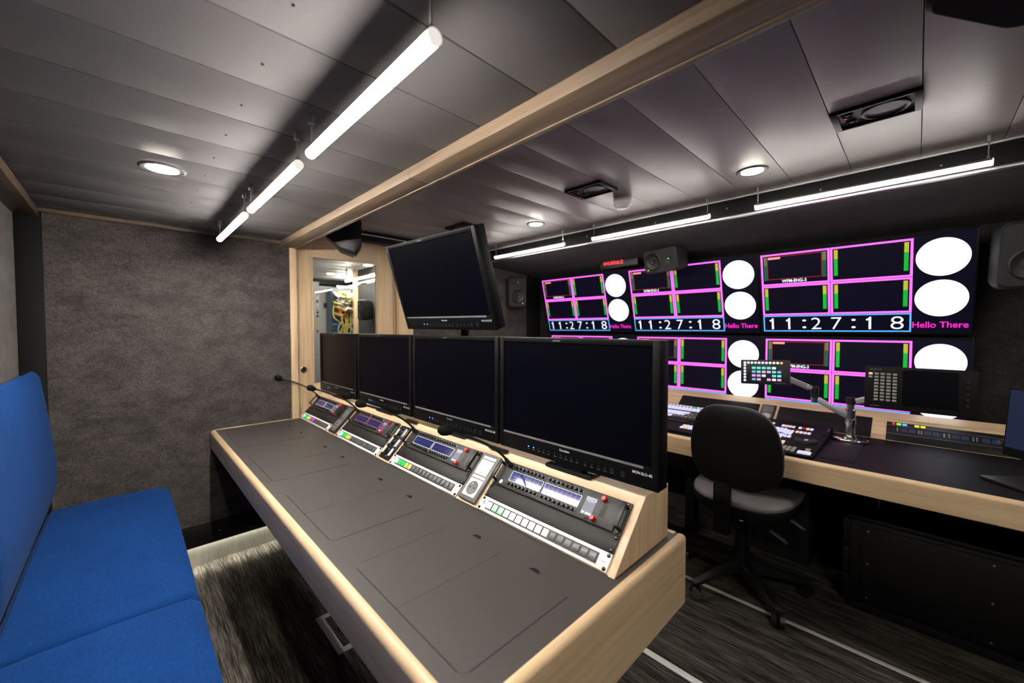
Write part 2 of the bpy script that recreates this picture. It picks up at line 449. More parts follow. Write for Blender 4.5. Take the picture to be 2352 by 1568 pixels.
# ------------------------------------------------------------------ the room shell
CL, CR = 1.88, 2.02                      # lower ceiling over the bench, higher one over the aisle
YB = 2.81                                # back wall
def sbox(name, mat, *a, bev=0.0, parent=None):
    o = B().box(*a, bev=bev).build(name, mat, parent)
    if parent is None: struct(o)
    return o
sbox('floor', 'carpet_floor', -0.40, 3.30, -2.2, 5.4, -0.05, 0.0)
sbox('wall_left', 'carpet_wall', -0.44, -0.345, -2.10, YB + 0.1, 0.0, 1.90)
sbox('wall_front', 'carpet_wall', -0.44, 3.30, -2.15, -2.06, 0.0, 2.10)
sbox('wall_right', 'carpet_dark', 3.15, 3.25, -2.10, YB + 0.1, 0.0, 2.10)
wb = sbox('wall_back', 'carpet_wall', -0.265, 0.757, YB, YB + 0.09, 0.225, 1.864)
B().box(-0.345, 0.757, YB + 0.06, YB + 0.09, 0.0, 2.10).build('backing', 'black_matte', wb)
B().box(1.635, 3.15, YB, YB + 0.09, 0.0, 2.10).build('carpet_panel', 'carpet_wall', wb)
B().box(2.95, 3.15, YB - 0.012, YB, 0.0, 1.88, bev=0.002).build('corner_post', 'black_matte', wb)
B().box(0.757, 1.635, YB - 0.01, YB + 0.09, 1.985, 2.10).build('header', 'wood_x', wb)
sbox('trim_1', 'black_matte', -0.345, -0.264, YB - 0.02, YB + 0.06, 0.0, 1.862, bev=0.003)
sbox('trim_2', 'wood_brown_x', -0.345, 0.757, YB - 0.018, YB + 0.05, 1.862, 1.882, bev=0.002)
sbox('trim_3', 'wood_dark_y', -0.345, -0.272, -2.06, YB - 0.02, 1.838, 1.879, bev=0.002)
bb = sbox('baseboard_back', 'black_metal', -0.345, 0.757, YB - 0.040, YB + 0.06, 0.145, 0.225)
B().box(-0.345, 0.757, YB - 0.045, YB - 0.036, 0.119, 0.225, bev=0.003).build('face_strip', 'black_metal', bb)
for x in (0.05, 0.36, 0.66):
    B().cyl((x, YB - 0.048, 0.18), (x, YB - 0.042, 0.18), 0.004, seg=10).build('screw', 'brass', bb)
B().box(-0.345, 0.757, YB - 0.026, YB - 0.014, 0.1405, 0.1452).build('light_strip', 'plinth_led', bb)
sbox('trim_4', 'brushed_aluminium', -0.345, 0.757, YB - 0.012, YB + 0.04, 0.0, 0.144)
# wooden beam between the two ceilings, two boards butted together
beam = sbox('trim_5', 'beam_wood', 0.712, 0.792, -2.06, YB, 1.86, 2.06)
for y0, y1 in ((-2.06, 1.2275), (1.2290, YB)):
    B().box(0.707, 0.797, y0, y1, 1.845, 2.055, bev=0.0015).build('beam_board', 'beam_wood', beam)
    B().box(0.783, 0.7985, y0, y1, 1.842, 1.850, bev=0.001).build('edge_bead', 'beam_wood', beam)
LINES = [0.006 + 0.21 * k for k in range(-10, 14)] + [YB - 0.015]
ceil = sbox('ceiling', 'black_matte', -0.345, 0.712, -2.06, YB, CL + 0.014, CL + 0.03)
ceil2 = struct(B().box(0.79, 2.40, -2.06, YB, CR + 0.014, CR + 0.03).build('ceiling', 'black_matte'))
def panels(parent, x0, x1, z, mat, screws):
    for a, b_ in zip(LINES, LINES[1:]):
        o = B().box(0, x1 - x0, 0.0008, b_ - a - 0.0008, 0, 0.012, bev=0.0022, seg=2).build('ceiling_panel', mat, parent)
        o.location = (x0, a, z)
        if screws:
            q = B().cyl((0, 0, -0.0012), (0, 0, 0.003), 0.0026, seg=8).build('screw', 'screw_dark', o)
            q.location = (screws - x0, (b_ - a) * 0.56, 0)
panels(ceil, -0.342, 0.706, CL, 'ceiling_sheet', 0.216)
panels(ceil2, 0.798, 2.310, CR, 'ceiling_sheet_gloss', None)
# bulkhead above the monitor wall
sbox('trim_6', 'white_plastic', 2.310, 2.322, -2.06, YB, CR - 0.004, CR + 0.02, bev=0.001)
tb = sbox('trim_7', 'black_matte', 2.325, 2.345, -2.06, YB, 1.932, CR + 0.03)
for y in (-0.05, 0.33, 0.73, 1.13, 1.63, 2.05):
    B().cyl((2.320, y, 1.975), (2.326, y, 1.975), 0.0035, seg=8).build('screw', 'brass', tb)
sbox('trim_8', 'aluminium', 2.318, 2.347, -2.06, YB, 1.920, 1.932, bev=0.002)
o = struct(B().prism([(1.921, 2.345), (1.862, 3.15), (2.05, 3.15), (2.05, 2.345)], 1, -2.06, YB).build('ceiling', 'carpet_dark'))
# floor strips
for i, (x, w) in enumerate(((2.120, 0.020), (1.505, 0.030))):
    o = sbox('trim_%d' % (9 + i), 'floor_strip_white', x - w / 2, x + w / 2, -2.06, 2.75, 0.0, 0.006, bev=0.002)
    if i == 0:
        B().box(x - 0.0015, x + 0.0015, -2.06, 2.75, 0.0045, 0.0068).build('groove', 'aluminium', o)
# access hatch with a ring in the floor
h = thing('floor_hatch', 'square floor hatch with pale metal rim and folding steel ring under the desk edge', 'hatch', T(0.735, 1.757, 0.0))
for a in ((-0.143, 0.143, -0.140, -0.112), (-0.143, 0.143, 0.112, 0.140), (-0.143, -0.113, -0.112, 0.112), (0.113, 0.143, -0.112, 0.112)):
    B().box(a[0], a[1], a[2], a[3], 0.0, 0.004, bev=0.001).build('rim', 'floor_strip_white', h)
B().box(-0.113, 0.113, -0.112, 0.112, 0.0, 0.003).build('lid', 'carpet_floor', h)
B().box(-0.092, -0.062, -0.012, 0.012, 0.003, 0.006, bev=0.001).build('ring_plate', 'steel', h)
B().tube([(-0.085 + 0.020 * (1 - math.cos(t)), 0.016 * math.sin(t), 0.012 + 0.014 * (1 - math.cos(t)) / 2) for t in [i * math.pi / 5 for i in range(11)]], 0.0028, 8).build('ring', 'steel', h)

# ------------------------------------------------------------------ the door and the equipment room behind it
YD = YB + 0.02
dr = struct(B().box(0.757, 0.797, YB - 0.012, YB + 0.09, 0.0, 1.985, bev=0.003).build('door_1', 'wood_z'))
B().box(1.515, 1.635, YB - 0.012, YB + 0.09, 0.0, 1.985, bev=0.003).build('jamb', 'wood_z', dr)
B().box(0.800, 0.893, YD, YD + 0.04, 0.01, 1.985, bev=0.002).build('stile', 'wood_z', dr)
B().box(1.362, 1.478, YD, YD + 0.04, 0.01, 1.985, bev=0.002).build('stile', 'wood_z', dr)
B().box(1.483, 1.510, YD + 0.012, YD + 0.035, 0.01, 1.985, bev=0.002).build('edge_strip', 'wood_z', dr)
B().box(0.893, 1.362, YD, YD + 0.04, 1.818, 1.985, bev=0.002).build('rail', 'wood_x', dr)
B().box(0.893, 1.362, YD, YD + 0.04, 0.01, 0.95, bev=0.002).build('rail', 'wood_x', dr)
wn = struct(B().box(0.903, 1.352, YD + 0.018, YD + 0.024, 0.96, 1.808).build('window_1', 'door_glass'))
for a in ((0.893, 0.903, 0.95, 1.818), (1.352, 1.362, 0.95, 1.818)):
    B().box(a[0], a[1], YD - 0.004, YD + 0.036, a[2], a[3], bev=0.001).build('glazing_bead', 'wood_z', wn)
for a in ((0.903, 1.352, 0.95, 0.96), (0.903, 1.352, 1.808, 1.818)):
    B().box(a[0], a[1], YD - 0.004, YD + 0.036, a[2], a[3], bev=0.001).build('glazing_bead', 'wood_x', wn)
b = B().lathe([(0.0, 0.0), (0.021, 0.0), (0.021, 0.003), (0.018, 0.005), (0.0145, 0.005), (0.013, 0.001), (0.0, 0.001)], 24, T(0.836, YD, 1.06) @ RX(90))
b.build('pull', 'steel', dr)
B().box(0.832, 0.840, YD - 0.004, YD - 0.002, 1.040, 1.080).build('latch', 'chrome', dr)
rail = struct(B().box(1.165, 2.32, YB - 0.075, YB - 0.012, 1.952, 2.018, bev=0.003).build('trim_11', 'black_metal'))
B().box(1.165, 2.32, YB - 0.080, YB - 0.074, 1.990, 1.996).build('track_lip', 'aluminium', rail)
# annex
sbox('wall_annex_left', 'cabinet_white', 0.30, 0.36, 2.91, 5.0, 0.0, 2.05)
sbox('wall_annex_right', 'carpet_wall', 2.95, 3.0, 2.91, 5.0, 0.0, 2.05)
sbox('wall_annex_back', 'cabinet_white', 0.30, 3.0, 5.15, 5.2, 0.0, 2.05)
ac = sbox('ceiling_annex', 'black_matte', 0.30, 3.0, 2.91, 5.2, 1.927, 1.95)
for k in range(11):
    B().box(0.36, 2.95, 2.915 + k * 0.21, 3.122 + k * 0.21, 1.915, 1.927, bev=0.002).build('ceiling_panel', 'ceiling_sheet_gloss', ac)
sbox('trim_12', 'black_metal', 0.36, 2.95, 4.90, 5.15, 1.858, 1.913)
cab = thing('switch_cabinet', 'pale grey metal cabinet beside the cable rack behind the door window', 'cabinet', T(1.49, 4.92, 0))
B().box(-0.27, 0.30, 0.0, 0.22, 0.0, 1.835).build('body', 'cabinet_white', cab)
for x0, x1 in ((-0.265, -0.02), (-0.012, 0.225)):
    B().box(x0, x1, -0.014, 0.0, 0.02, 1.815, bev=0.003).build('door', 'cabinet_white', cab)
B().box(0.185, 0.225, -0.045, -0.014, 1.585, 1.635, bev=0.004).build('lock_box', 'black_plastic', cab)
B().cyl((0.205, -0.02, 1.64), (0.205, -0.02, 1.78), 0.0035, seg=8).build('conduit', 'aluminium', cab)
B().box(0.24, 0.265, -0.03, 0.0, 1.585, 1.64, bev=0.004).build('switch', 'black_plastic', cab)
rk = thing('cable_rack', 'open equipment rack crammed with yellow, orange and white cables behind the door window', 'rack', T(1.845, 4.70, 0))
B().box(-0.15, 0.15, 0.0, 0.15, 0.0, 1.80).build('frame', 'rack_blue', rk)
for k in range(9):
    z = 1.10 + k * 0.052
    B().box(-0.14, 0.14, -0.018, 0.0, z, z + 0.040, bev=0.002).build('unit', 'cable_blue' if k % 2 else 'rack_blue', rk)
B().box(-0.13, 0.13, -0.14, -0.12, 1.800, 1.812).build('added_rack_light', 'tube_light_annex', rk)  # glowing bar added to light up the cables
def cable(parent, mat, pts, r):
    P = []
    pts = [Vector(p) for p in pts]
    for i in range(len(pts) - 1):
        p0, p1, p2, p3 = pts[max(i - 1, 0)], pts[i], pts[i + 1], pts[min(i + 2, len(pts) - 1)]
        for k in range(5):
            t = k / 5
            P.append(0.5 * ((2 * p1) + (p2 - p0) * t + (2 * p0 - 5 * p1 + 4 * p2 - p3) * t * t + (3 * p1 - p0 - 3 * p2 + p3) * t ** 3))
    P.append(pts[-1])
    return B().tube(P, r, 7).build('cable', mat, parent)
for k in range(60):
    mat = random.choice(['cable_white'] * 5 + ['cable_yellow'] * 3 + ['cable_orange'] * 2)
    z = random.uniform(1.57, 1.76) if mat != 'cable_orange' else random.uniform(1.50, 1.60)
    x = random.uniform(-0.13, 0.02)
    cable(rk, mat, [(x, -0.01, z), (x + random.uniform(0, 0.05), -0.07 - random.uniform(0, 0.05), z - random.uniform(0.0, 0.06)),
                    (x + random.uniform(0.06, 0.12), -0.06, z - random.uniform(-0.02, 0.05)), (min(0.14, x + 0.13), -0.01, z + random.uniform(-0.04, 0.03))], random.uniform(0.006, 0.011))
for k in range(16):
    x = random.uniform(-0.14, 0.13)
    cable(rk, random.choice(['cable_yellow', 'cable_yellow', 'cable_white']), [(x, -0.03, 1.60), (x + random.uniform(-0.05, 0.05), -0.07, 1.45), (random.uniform(-0.13, 0.13), -0.07, 1.30), (random.uniform(-0.13, 0.13), -0.05, 1.06)], 0.005)
rl = thing('socket_strip', 'narrow strip of small sockets at the far left behind the door window', 'patch frame', T(1.385, 4.20, 0))
B().box(-0.03, 0.012, 0.0, 0.05, 0.0, 1.80).build('upright', 'cabinet_white', rl)
for k in range(12):
    B().box(-0.016, 0.000, -0.01, 0.0, 1.30 + k * 0.037, 1.318 + k * 0.037).build('socket', random.choice(['cable_yellow', 'black_plastic', 'cable_white', 'red_knob']), rl)
pt = struct(B().box(1.632, 1.682, 3.90, 3.95, 0.0, 1.913, bev=0.002).build('wall_annex_partition', 'wood_z'))
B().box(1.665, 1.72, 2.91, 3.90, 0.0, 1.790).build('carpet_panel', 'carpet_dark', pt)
B().box(1.665, 1.72, 2.91, 3.90, 1.790, 1.913).build('upper_panel', 'black_metal', pt)
B().box(1.645, 1.665, 2.95, 3.90, 1.772, 1.784).build('light_ledge', 'white_plastic', pt)

# ------------------------------------------------------------------ lamps
def tube_lamp(x, y0, y1, zt, zc, mat, label, group, z1=None):
    """suspended LED tube: opaque top channel, glowing diffuser, end caps, two rods and their ceiling mounts"""
    ln = y1 - y0
    t = thing('tube_lamp', label, 'lamp', T(x, (y0 + y1) / 2, zt), group)
    r = 0.0125
    arc = [(r * math.cos(R(a)), r * math.sin(R(a))) for a in range(72, 289, 9)]
    B().prism([(p[0], p[1]) for p in arc], 1, -ln / 2 + 0.004, ln / 2 - 0.004).build('diffuser', mat, t)
    arc = [((r + 0.0012) * math.cos(R(a)), (r + 0.0012) * math.sin(R(a))) for a in range(-75, 76, 10)]
    B().prism(arc, 1, -ln / 2 + 0.004, ln / 2 - 0.004).build('housing', 'aluminium', t)
    for s in (-1, 1):
        B().prism([((r + 0.0008) * math.cos(R(a)), (r + 0.0008) * math.sin(R(a))) for a in range(0, 360, 20)], 1, s * ln / 2, s * (ln / 2 - 0.004)).build('end_cap', 'cap_glow', t)
        y = s * (ln / 2 - 0.012)
        B().cyl((0, y, 0.005), (0, y, zc - zt), 0.0022, seg=8).build('rod', 'steel', t)
        B().cyl((0, y, 0.012), (0, y, 0.024), 0.006, 0.0035, seg=12).build('clamp', 'chrome', t)
        B().cyl((0, y, zc - zt - 0.022), (0, y, zc - zt), 0.0085, 0.0085, seg=14).build('ceiling_mount', 'aluminium', t)
    return t
g = 'hanging tube lamps over the console desk'
tube_lamp(0.355, 0.535, 1.117, 1.785, CL, 'tube_light', 'glowing tube lamp over the desk, last of the row towards the open wooden desk end', g)
tube_lamp(0.355, 1.213, 1.805, 1.787, CL, 'tube_light', 'glowing tube lamp hanging over the desk, middle one of the row of three', g)
tube_lamp(0.355, 1.905, 2.510, 1.789, CL, 'tube_light', 'glowing tube lamp hanging over the desk, end one beside the carpeted wall', g)
tube_lamp(0.355, -1.12, -0.54, 1.785, CL, 'tube_light', 'glowing tube lamp over the bench, beyond the open desk end', g)
g = 'hanging tube lamps along the monitor wall'
tube_lamp(2.225, -1.15, -0.40, 1.925, CR, 'tube_light_right', 'tube lamp under the black bulkhead past the wall loudspeaker', g)
tube_lamp(2.225, -0.175, 0.572, 1.925, CR, 'tube_light_right', 'long tube lamp under the black bulkhead, above the clock screen beside the wall loudspeaker', g)
tube_lamp(2.220, 0.780, 1.515, 1.925, CR, 'tube_light_right', 'tube lamp under the black bulkhead, middle one of that row', g)
tube_lamp(2.215, 1.745, 2.470, 1.925, CR, 'tube_light_right', 'tube lamp under the black bulkhead, last one towards the door', g)
tube_lamp(1.560, 3.28, 3.93, 1.80, 1.915, 'tube_light_annex', 'tube lamp hanging in the equipment room behind the door', None)
def downlight(x, y, z, label, group, r=0.062):
    t = thing('downlight', label, 'lamp', T(x, y, z), group)
    B().lathe([(r, 0.0), (r, -0.003), (r - 0.006, -0.006), (r - 0.019, -0.004), (r - 0.019, 0.0)], 32).build('trim_ring', 'grey_plastic', t)
    B().lathe([(0.0, -0.0045), (r - 0.020, -0.0045), (r - 0.020, -0.002), (0, -0.002)], 32).build('diffuser', 'downlight_glow', t)
downlight(0.103, 1.822, CL, 'round ceiling downlight over the blue bench', None, 0.064)
downlight(0.103, 0.572, CL, 'round ceiling downlight over the bench beyond the open desk end', None, 0.064)
downlight(0.103, -0.678, CL, 'round ceiling downlight over the bench near the entrance wall', None, 0.064)
downlight(1.975, 0.521, CR, 'round ceiling downlight above the desk chair', None)
downlight(1.948, 1.771, CR, 'round ceiling downlight near the tilted raised monitor', None)
tube_lamp(0.80, 3.9, 4.6, 1.80, 1.915, 'tube_light_annex', 'added unseen tube lamp brightening the equipment room', None)  # extra lamp out of view, added to brighten this room
downlight(1.569, 4.354, 1.915, 'round downlight over the cable rack behind the door window', None, 0.06)
downlight(1.599, 3.526, 1.915, 'round downlight beside the tube lamp behind the door window', None, 0.06)
# smoke detector
sd = thing('smoke_detector', 'white round smoke detector hanging from the ceiling', 'smoke detector', T(1.877, 1.095, CR))
B().lathe([(0.0, 0.0), (0.046, 0.0), (0.047, -0.022), (0.044, -0.030), (0.0, -0.030)], 28).build('base', 'white_plastic', sd)
B().lathe([(0.0, -0.031), (0.047, -0.031), (0.047, -0.040), (0.034, -0.056), (0.024, -0.060), (0.0, -0.060)], 28).build('sensor_head', 'white_plastic', sd)

# ------------------------------------------------------------------ loudspeakers
def ceiling_speaker(x0, x1, y0, y1, label):
    cx, cy = (x0 + x1) / 2, (y0 + y1) / 2
    t = thing('ceiling_speaker', label, 'loudspeaker', T(cx, cy, CR), 'loudspeakers let into the ceiling')
    w, d = (x1 - x0) / 2, (y1 - y0) / 2
    for a in ((-w, w, -d, -d + 0.018), (-w, w, d - 0.018, d), (-w, -w + 0.010, -d + 0.018, d - 0.018), (w - 0.010, w, -d + 0.018, d - 0.018)):
        B().box(*a, -0.012, 0.0, bev=0.001).build('frame', 'black_metal', t)
    B().box(-w + 0.010, w - 0.010, -d + 0.018, d - 0.018, -0.004, 0.0).build('baffle', 'speaker_grey', t)
    q = B().lathe([(0.0, -0.0045), (0.048, -0.0045), (0.052, -0.009), (0.056, -0.008), (0.057, -0.004), (0.0, -0.004)], 28).build('woofer', 'cone_black', t)
    q.location = (0.004, -d + 0.082, 0)
    for k, (px, py) in enumerate(((-0.030, d - 0.040), (0.030, d - 0.046))):
        q = B().lathe([(0.0, -0.008), (0.006, -0.007), (0.010, -0.0045), (0.014, -0.009), (0.016, -0.004), (0.0, -0.004)], 18).build('tweeter', 'cone_black', t)
        q.location = (px, py, 0)
    B().cyl((-0.008, d - 0.034, -0.0065), (-0.008, d - 0.034, -0.004), 0.003, seg=8).build('indicator', 'led_red', t)
ceiling_speaker(1.632, 1.780, 0.004, 0.214, 'black loudspeaker flush in the ceiling, two panels from the desk lamp over the chair')
ceiling_speaker(1.584, 1.742, 1.042, 1.250, 'black loudspeaker flush in the ceiling beside the smoke detector')
ceiling_speaker(1.575, 1.72, 2.06, 2.27, 'black ceiling loudspeaker mostly hidden above the tilted raised monitor')
def studio_speaker(w, h, d, M, label, horizontal=False, led=True, mat='speaker_grey'):
    """rounded cast cabinet: front baffle, woofer, tweeter, power light; local x right, y back, z up"""
    t = thing('wall_speaker', label, 'loudspeaker', M)
    rs = []
    for y, k in ((-d / 2, 0.90), (-d / 2 + 0.012, 0.985), (-d * 0.1, 1.0), (d * 0.3, 0.9), (d / 2, 0.62)):
        rs.append([(p[0] * k, y, p[1] * k) for p in rrect(-w / 2, w / 2, -h / 2, h / 2, min(w, h) * 0.16, 5)])
    B().rings(rs).build('cabinet', mat, t)
    zf = -d / 2
    rw, rt_ = min(w, h) * 0.37, min(w, h) * 0.13
    cw, ct = ((-w * 0.17, -0.0), (w * 0.28, 0.0)) if horizontal else ((0, -h * 0.14), (0, h * 0.29))
    if not horizontal: pass
    Mf = lambda c: T(c[0], zf, c[1]) @ RX(90)
    B().lathe([(0, 0.002), (rw * 0.25, 0.006), (rw * 0.3, -0.001), (rw * 0.8, 0.0015), (rw * 0.9, 0.006), (rw, 0.003), (rw, -0.004), (0, -0.004)], 26, Mf(cw)).build('woofer', 'cone_black', t)
    B().lathe([(0, 0.006), (rt_ * 0.5, 0.004), (rt_ * 0.6, 0.001), (rt_ * 1.25, 0.003), (rt_ * 1.25, -0.004), (0, -0.004)], 20, Mf(ct)).build('tweeter', 'cone_black', t)
    B().ball((ct[0], zf - 0.005, ct[1]), rt_ * 0.38, 0.004, rt_ * 0.38, 10).build('dome', 'steel', t)
    if led:
        c = (-w * 0.36, -h * 0.33) if horizontal else (w * 0.27, -h * 0.36)
        B().ball((c[0], zf - 0.001, c[1]), 0.005, 0.003, 0.005, 8).build('indicator', 'led_green', t)
    return t
s1 = studio_speaker(0.182, 0.295, 0.15, T(2.700, 2.715, 1.678) @ RZ(-30), 'dark grey two-way loudspeaker on the carpeted end wall with green light')
B().cyl((0, 0.06, 0), (0.03, 0.135, 0.0), 0.018, seg=12).build('bracket', 'black_metal', s1)
s2 = studio_speaker(0.285, 0.172, 0.17, FACE(2.775, 1.262, 1.826, -104, 12), 'dark grey loudspeaker lying on its side under the carpeted bulkhead', True)
B().cyl((0, 0.0, 0.06), (0, 0.02, 0.105), 0.02, seg=12).build('bracket', 'black_metal', s2)
s3 = studio_speaker(0.19, 0.30, 0.17, FACE(2.93, -0.325, 1.665, -78, 6), 'large grey loudspeaker on the wall right of the clock screens', False, False)
B().cyl((0, 0.06, 0), (0.0, 0.20, 0.0), 0.02, seg=12).build('bracket', 'black_metal', s3)
s4 = studio_speaker(0.12, 0.19, 0.11, FACE(1.60, 3.58, 1.505, -90, 0), 'small dark loudspeaker on the side wall of the equipment room', False, False)
B().cyl((0, 0.04, 0), (0.0, 0.066, 0.0), 0.018, seg=12).build('bracket', 'black_metal', s4)
# speaker hung from the beam beside the door
dk = thing('hanging_speaker', 'black loudspeaker hung under the wooden beam next to the door', 'loudspeaker', T(0.985, 2.50, 1.905) @ RZ(-20) @ RX(0))
rs = []
for x, y0, y1, z0, z1 in ((-0.105, 0.02, 0.09, -0.010, 0.085), (-0.02, -0.06, 0.10, -0.092, 0.098), (0.055, -0.090, 0.10, -0.118, 0.105), (0.092, -0.085, 0.09, -0.060, 0.105)):
    rs.append([(x, p[0], p[1]) for p in rrect(y0, y1, z0, z1, 0.018, 4)])
B().rings(rs).build('cabinet', 'black_plastic', dk)
B().rings([[(0.066 + 0.030 * k, p[0], p[1] - 0.004) for p in rrect(-0.085 + 0.01 * k, 0.085, -0.112 + 0.045 * k, 0.092, 0.03, 4)] for k in (0, 1)]).build('baffle', 'speaker_grey', dk)
B().tube([(-0.10, 0.055, 0.04), (-0.14, 0.055, 0.06), (-0.14, 0.055, 0.09)], 0.006, 8).build('bracket', 'black_metal', dk)
# large speaker close overhead
hs = thing('overhead_speaker', 'big black rounded loudspeaker hanging from the ceiling above the desk corner', 'loudspeaker', T(1.070, -0.155, 1.90) @ RZ(-33))
rs = [[(p[0], p[1], z) for p in rrect(-0.135 + i, 0.135 - i, -0.125 + i, 0.125 - i, 0.05, 7)] for z, i in ((0.0, 0.006), (0.006, 0.0), (0.095, 0.0), (0.10, 0.01))]
B().rings(rs).build('cabinet', 'black_matte', hs)
B().cyl((0, 0, 0.10), (0, 0, 0.119), 0.04, seg=20).build('mount', 'black_metal', hs)

# ------------------------------------------------------------------ blue bench
bn = thing('bench', 'blue upholstered bench along the carpeted wall', 'bench', T(0, 0, 0))
B().box(-0.34, 0.10, -0.85, 2.72, 0.0, 0.415, bev=0.004).build('base', 'wood_dark_y', bn)
B().box(-0.342, -0.306, -0.85, 2.73, 0.415, 1.125, bev=0.003).build('back_board', 'wood_dark_y', bn)
def cushion(y0, y1):
    rs = []
    n = 12
    for i in range(n + 1):
        t = i / n; y = y0 + (y1 - y0) * t
        e = min(t, 1 - t) * (y1 - y0)
        k = 1.0 if e > 0.03 else math.sqrt(max(0, 1 - (1 - e / 0.03) ** 2))
        top = 0.492 + 0.020 * k + 0.008 * math.sin(math.pi * t); ins = 0.012 * (1 - k)
        prof = [(-0.262, 0.418), (-0.272, 0.45), (-0.270, top - 0.02), (-0.255, top - 0.004), (-0.20, top), (-0.05, top + 0.004), (0.08, top + 0.002), (0.125, top - 0.004), (0.147, top - 0.022), (0.153, 0.455), (0.150, 0.43), (0.135, 0.418)]
        rs.append([(x - ins * (1 if x > 0 else -1), y, z) for x, z in prof])
    # tight rings at both ends for a rounded welt
    ys = [y0, y0 + 0.002, y0 + 0.008, y0 + 0.018, y0 + 0.03] + [y0 + (y1 - y0) * i / 10 for i in range(1, 10)] + [y1 - 0.03, y1 - 0.018, y1 - 0.008, y1 - 0.002, y1]
    rs = []
    for y in ys:
        t = (y - y0) / (y1 - y0); e = min(y - y0, y1 - y)
        k = 1.0 if e >= 0.03 else math.sqrt(max(0, 1 - (1 - e / 0.03) ** 2))
        top = 0.490 + 0.022 * k + 0.008 * math.sin(math.pi * t); ins = 0.014 * (1 - k)
        prof = [(-0.262, 0.418), (-0.272, 0.45), (-0.270, top - 0.02), (-0.255, top - 0.004), (-0.20, top), (-0.05, top + 0.004), (0.08, top + 0.002), (0.125, top - 0.004), (0.147, top - 0.022), (0.153, 0.455), (0.150, 0.43), (0.135, 0.418)]
        rs.append([(x - ins * (1 if x > 0 else -1), y, z) for x, z in prof])
    B().rings(rs).build('seat_cushion', 'blue_fabric', bn)
cushion(1.552, 2.735); cushion(0.362, 1.549); cushion(-0.828, 0.359)
def backrest(y0, y1):
    ys = [y0, y0 + 0.003, y0 + 0.010, y0 + 0.022, y0 + 0.035] + [y0 + (y1 - y0) * i / 8 for i in range(1, 8)] + [y1 - 0.035, y1 - 0.022, y1 - 0.010, y1 - 0.003, y1]
    rs = []
    prof = [(-0.303, 0.535), (-0.268, 0.530), (-0.257, 0.545), (-0.240, 0.62), (-0.234, 0.69), (-0.240, 0.78), (-0.254, 0.93), (-0.268, 1.06), (-0.276, 1.115), (-0.286, 1.136), (-0.300, 1.144), (-0.303, 1.130)]
    for y in ys:
        e = min(y - y0, y1 - y)
        k = 1.0 if e >= 0.035 else math.sqrt(max(0, 1 - (1 - e / 0.035) ** 2))
        rs.append([(-0.300 + (x + 0.300) * (0.35 + 0.65 * k), y, 0.84 + (z - 0.84) * (0.955 + 0.045 * k)) for x, z in prof])
    B().rings(rs).build('back_cushion', 'blue_fabric', bn)
backrest(1.552, 2.735); backrest(0.362, 1.549); backrest(-0.828, 0.359)

# ------------------------------------------------------------------ console desk in front of the bench
dk = thing('console_desk', 'long desk with black top, lift-up lids and rounded pale wood edge', 'desk', T(0, 0, 0))
B().box(0.353, 1.112, 0.461, 2.797, 0.715, 0.7495).build('desk_top', 'desk_laminate', dk)
def roundrail(axis, a, b, inner, outer, z0, z1, r=0.0165):
    """solid wood edging: profile rounded over at the top, from inner to outer across, z0 to z1 high"""
    s = 1 if outer > inner else -1
    pr = [(z0, inner), (z1 - 0.0005, inner)]
    for i in range(9):
        t = R(90 * i / 8)
        pr.append((z1 + 0.001 - r + r * math.cos(t), outer - s * r + s * r * math.sin(t)))
    pr += [(z0 + 0.004, outer), (z0, outer - s * 0.004)]
    return pr
B().prism(roundrail(1, 0, 0, 0.354, 0.332, 0.648, 0.75), 1, 0.444, 2.800).build('front_edge', 'wood_y', dk)
pe = roundrail(0, 0, 0, 0.462, 0.441, 0.556, 0.75, 0.013)
B().prism([(p[1], p[0]) for p in pe], 0, 0.334, 1.116, bev=0.004).build('end_board', 'wood_x', dk)
B().box(0.353, 0.76, 2.797, 2.808, 0.715, 0.7515, bev=0.001).build('wall_strip', 'wood_x', dk)
B().box(1.098, 1.116, 0.470, 2.797, 0.60, 0.7505, bev=0.002).build('back_edge', 'wood_y', dk)
for y in (0.62, 2.70):
    lg = B().box(0.92, 0.98, y - 0.03, y + 0.03, 0.03, 0.715, bev=0.004).build('leg', 'black_metal', dk)
    B().box(0.66, 1.06, y - 0.035, y + 0.035, 0.0, 0.03, bev=0.006).build('foot', 'black_metal', lg)
    B().box(0.655, 0.690, y - 0.033, y + 0.033, 0.028, 0.036, bev=0.003).build('foot_cap', 'aluminium', lg)
lidm = {}
for k, (y0, y1) in enumerate(((0.517, 0.951), (1.104, 1.540), (1.695, 2.133), (2.290, 2.728))):
    ym = (y0 + y1) / 2 + 0.008
    for j, (a, b_) in enumerate(((y0, ym - 0.0006), (ym + 0.0006, y1))):
        l = B().prism(rrect(0.389, 0.686, a, b_, 0.016, 4, (j, j, 1 - j, 1 - j)), 2, 0.7490, 0.7502, bev=0.0003, seg=1).build('lid', 'desk_laminate', dk)
        # shadow gap around the lid
        yc = (a + b_) / 2
        B().prism([(0.6865 + 0.0125 * math.sin(t), yc + 0.016 * math.cos(t)) for t in [math.pi * i / 10 for i in range(11)]], 2, 0.7485, 0.7499).build('finger_notch', 'black_matte', l)
    g = B()
    for x0, x1, a, b_ in ((0.3876, 0.3892, y0 + 0.014, y1 - 0.014), (0.403, 0.672, y0 - 0.0014, y0 + 0.0002), (0.403, 0.672, y1 - 0.0002, y1 + 0.0014)):
        g.box(x0, x1, a, b_, 0.7485, 0.7498)
    g.build('lid_gap', 'black_matte', dk)

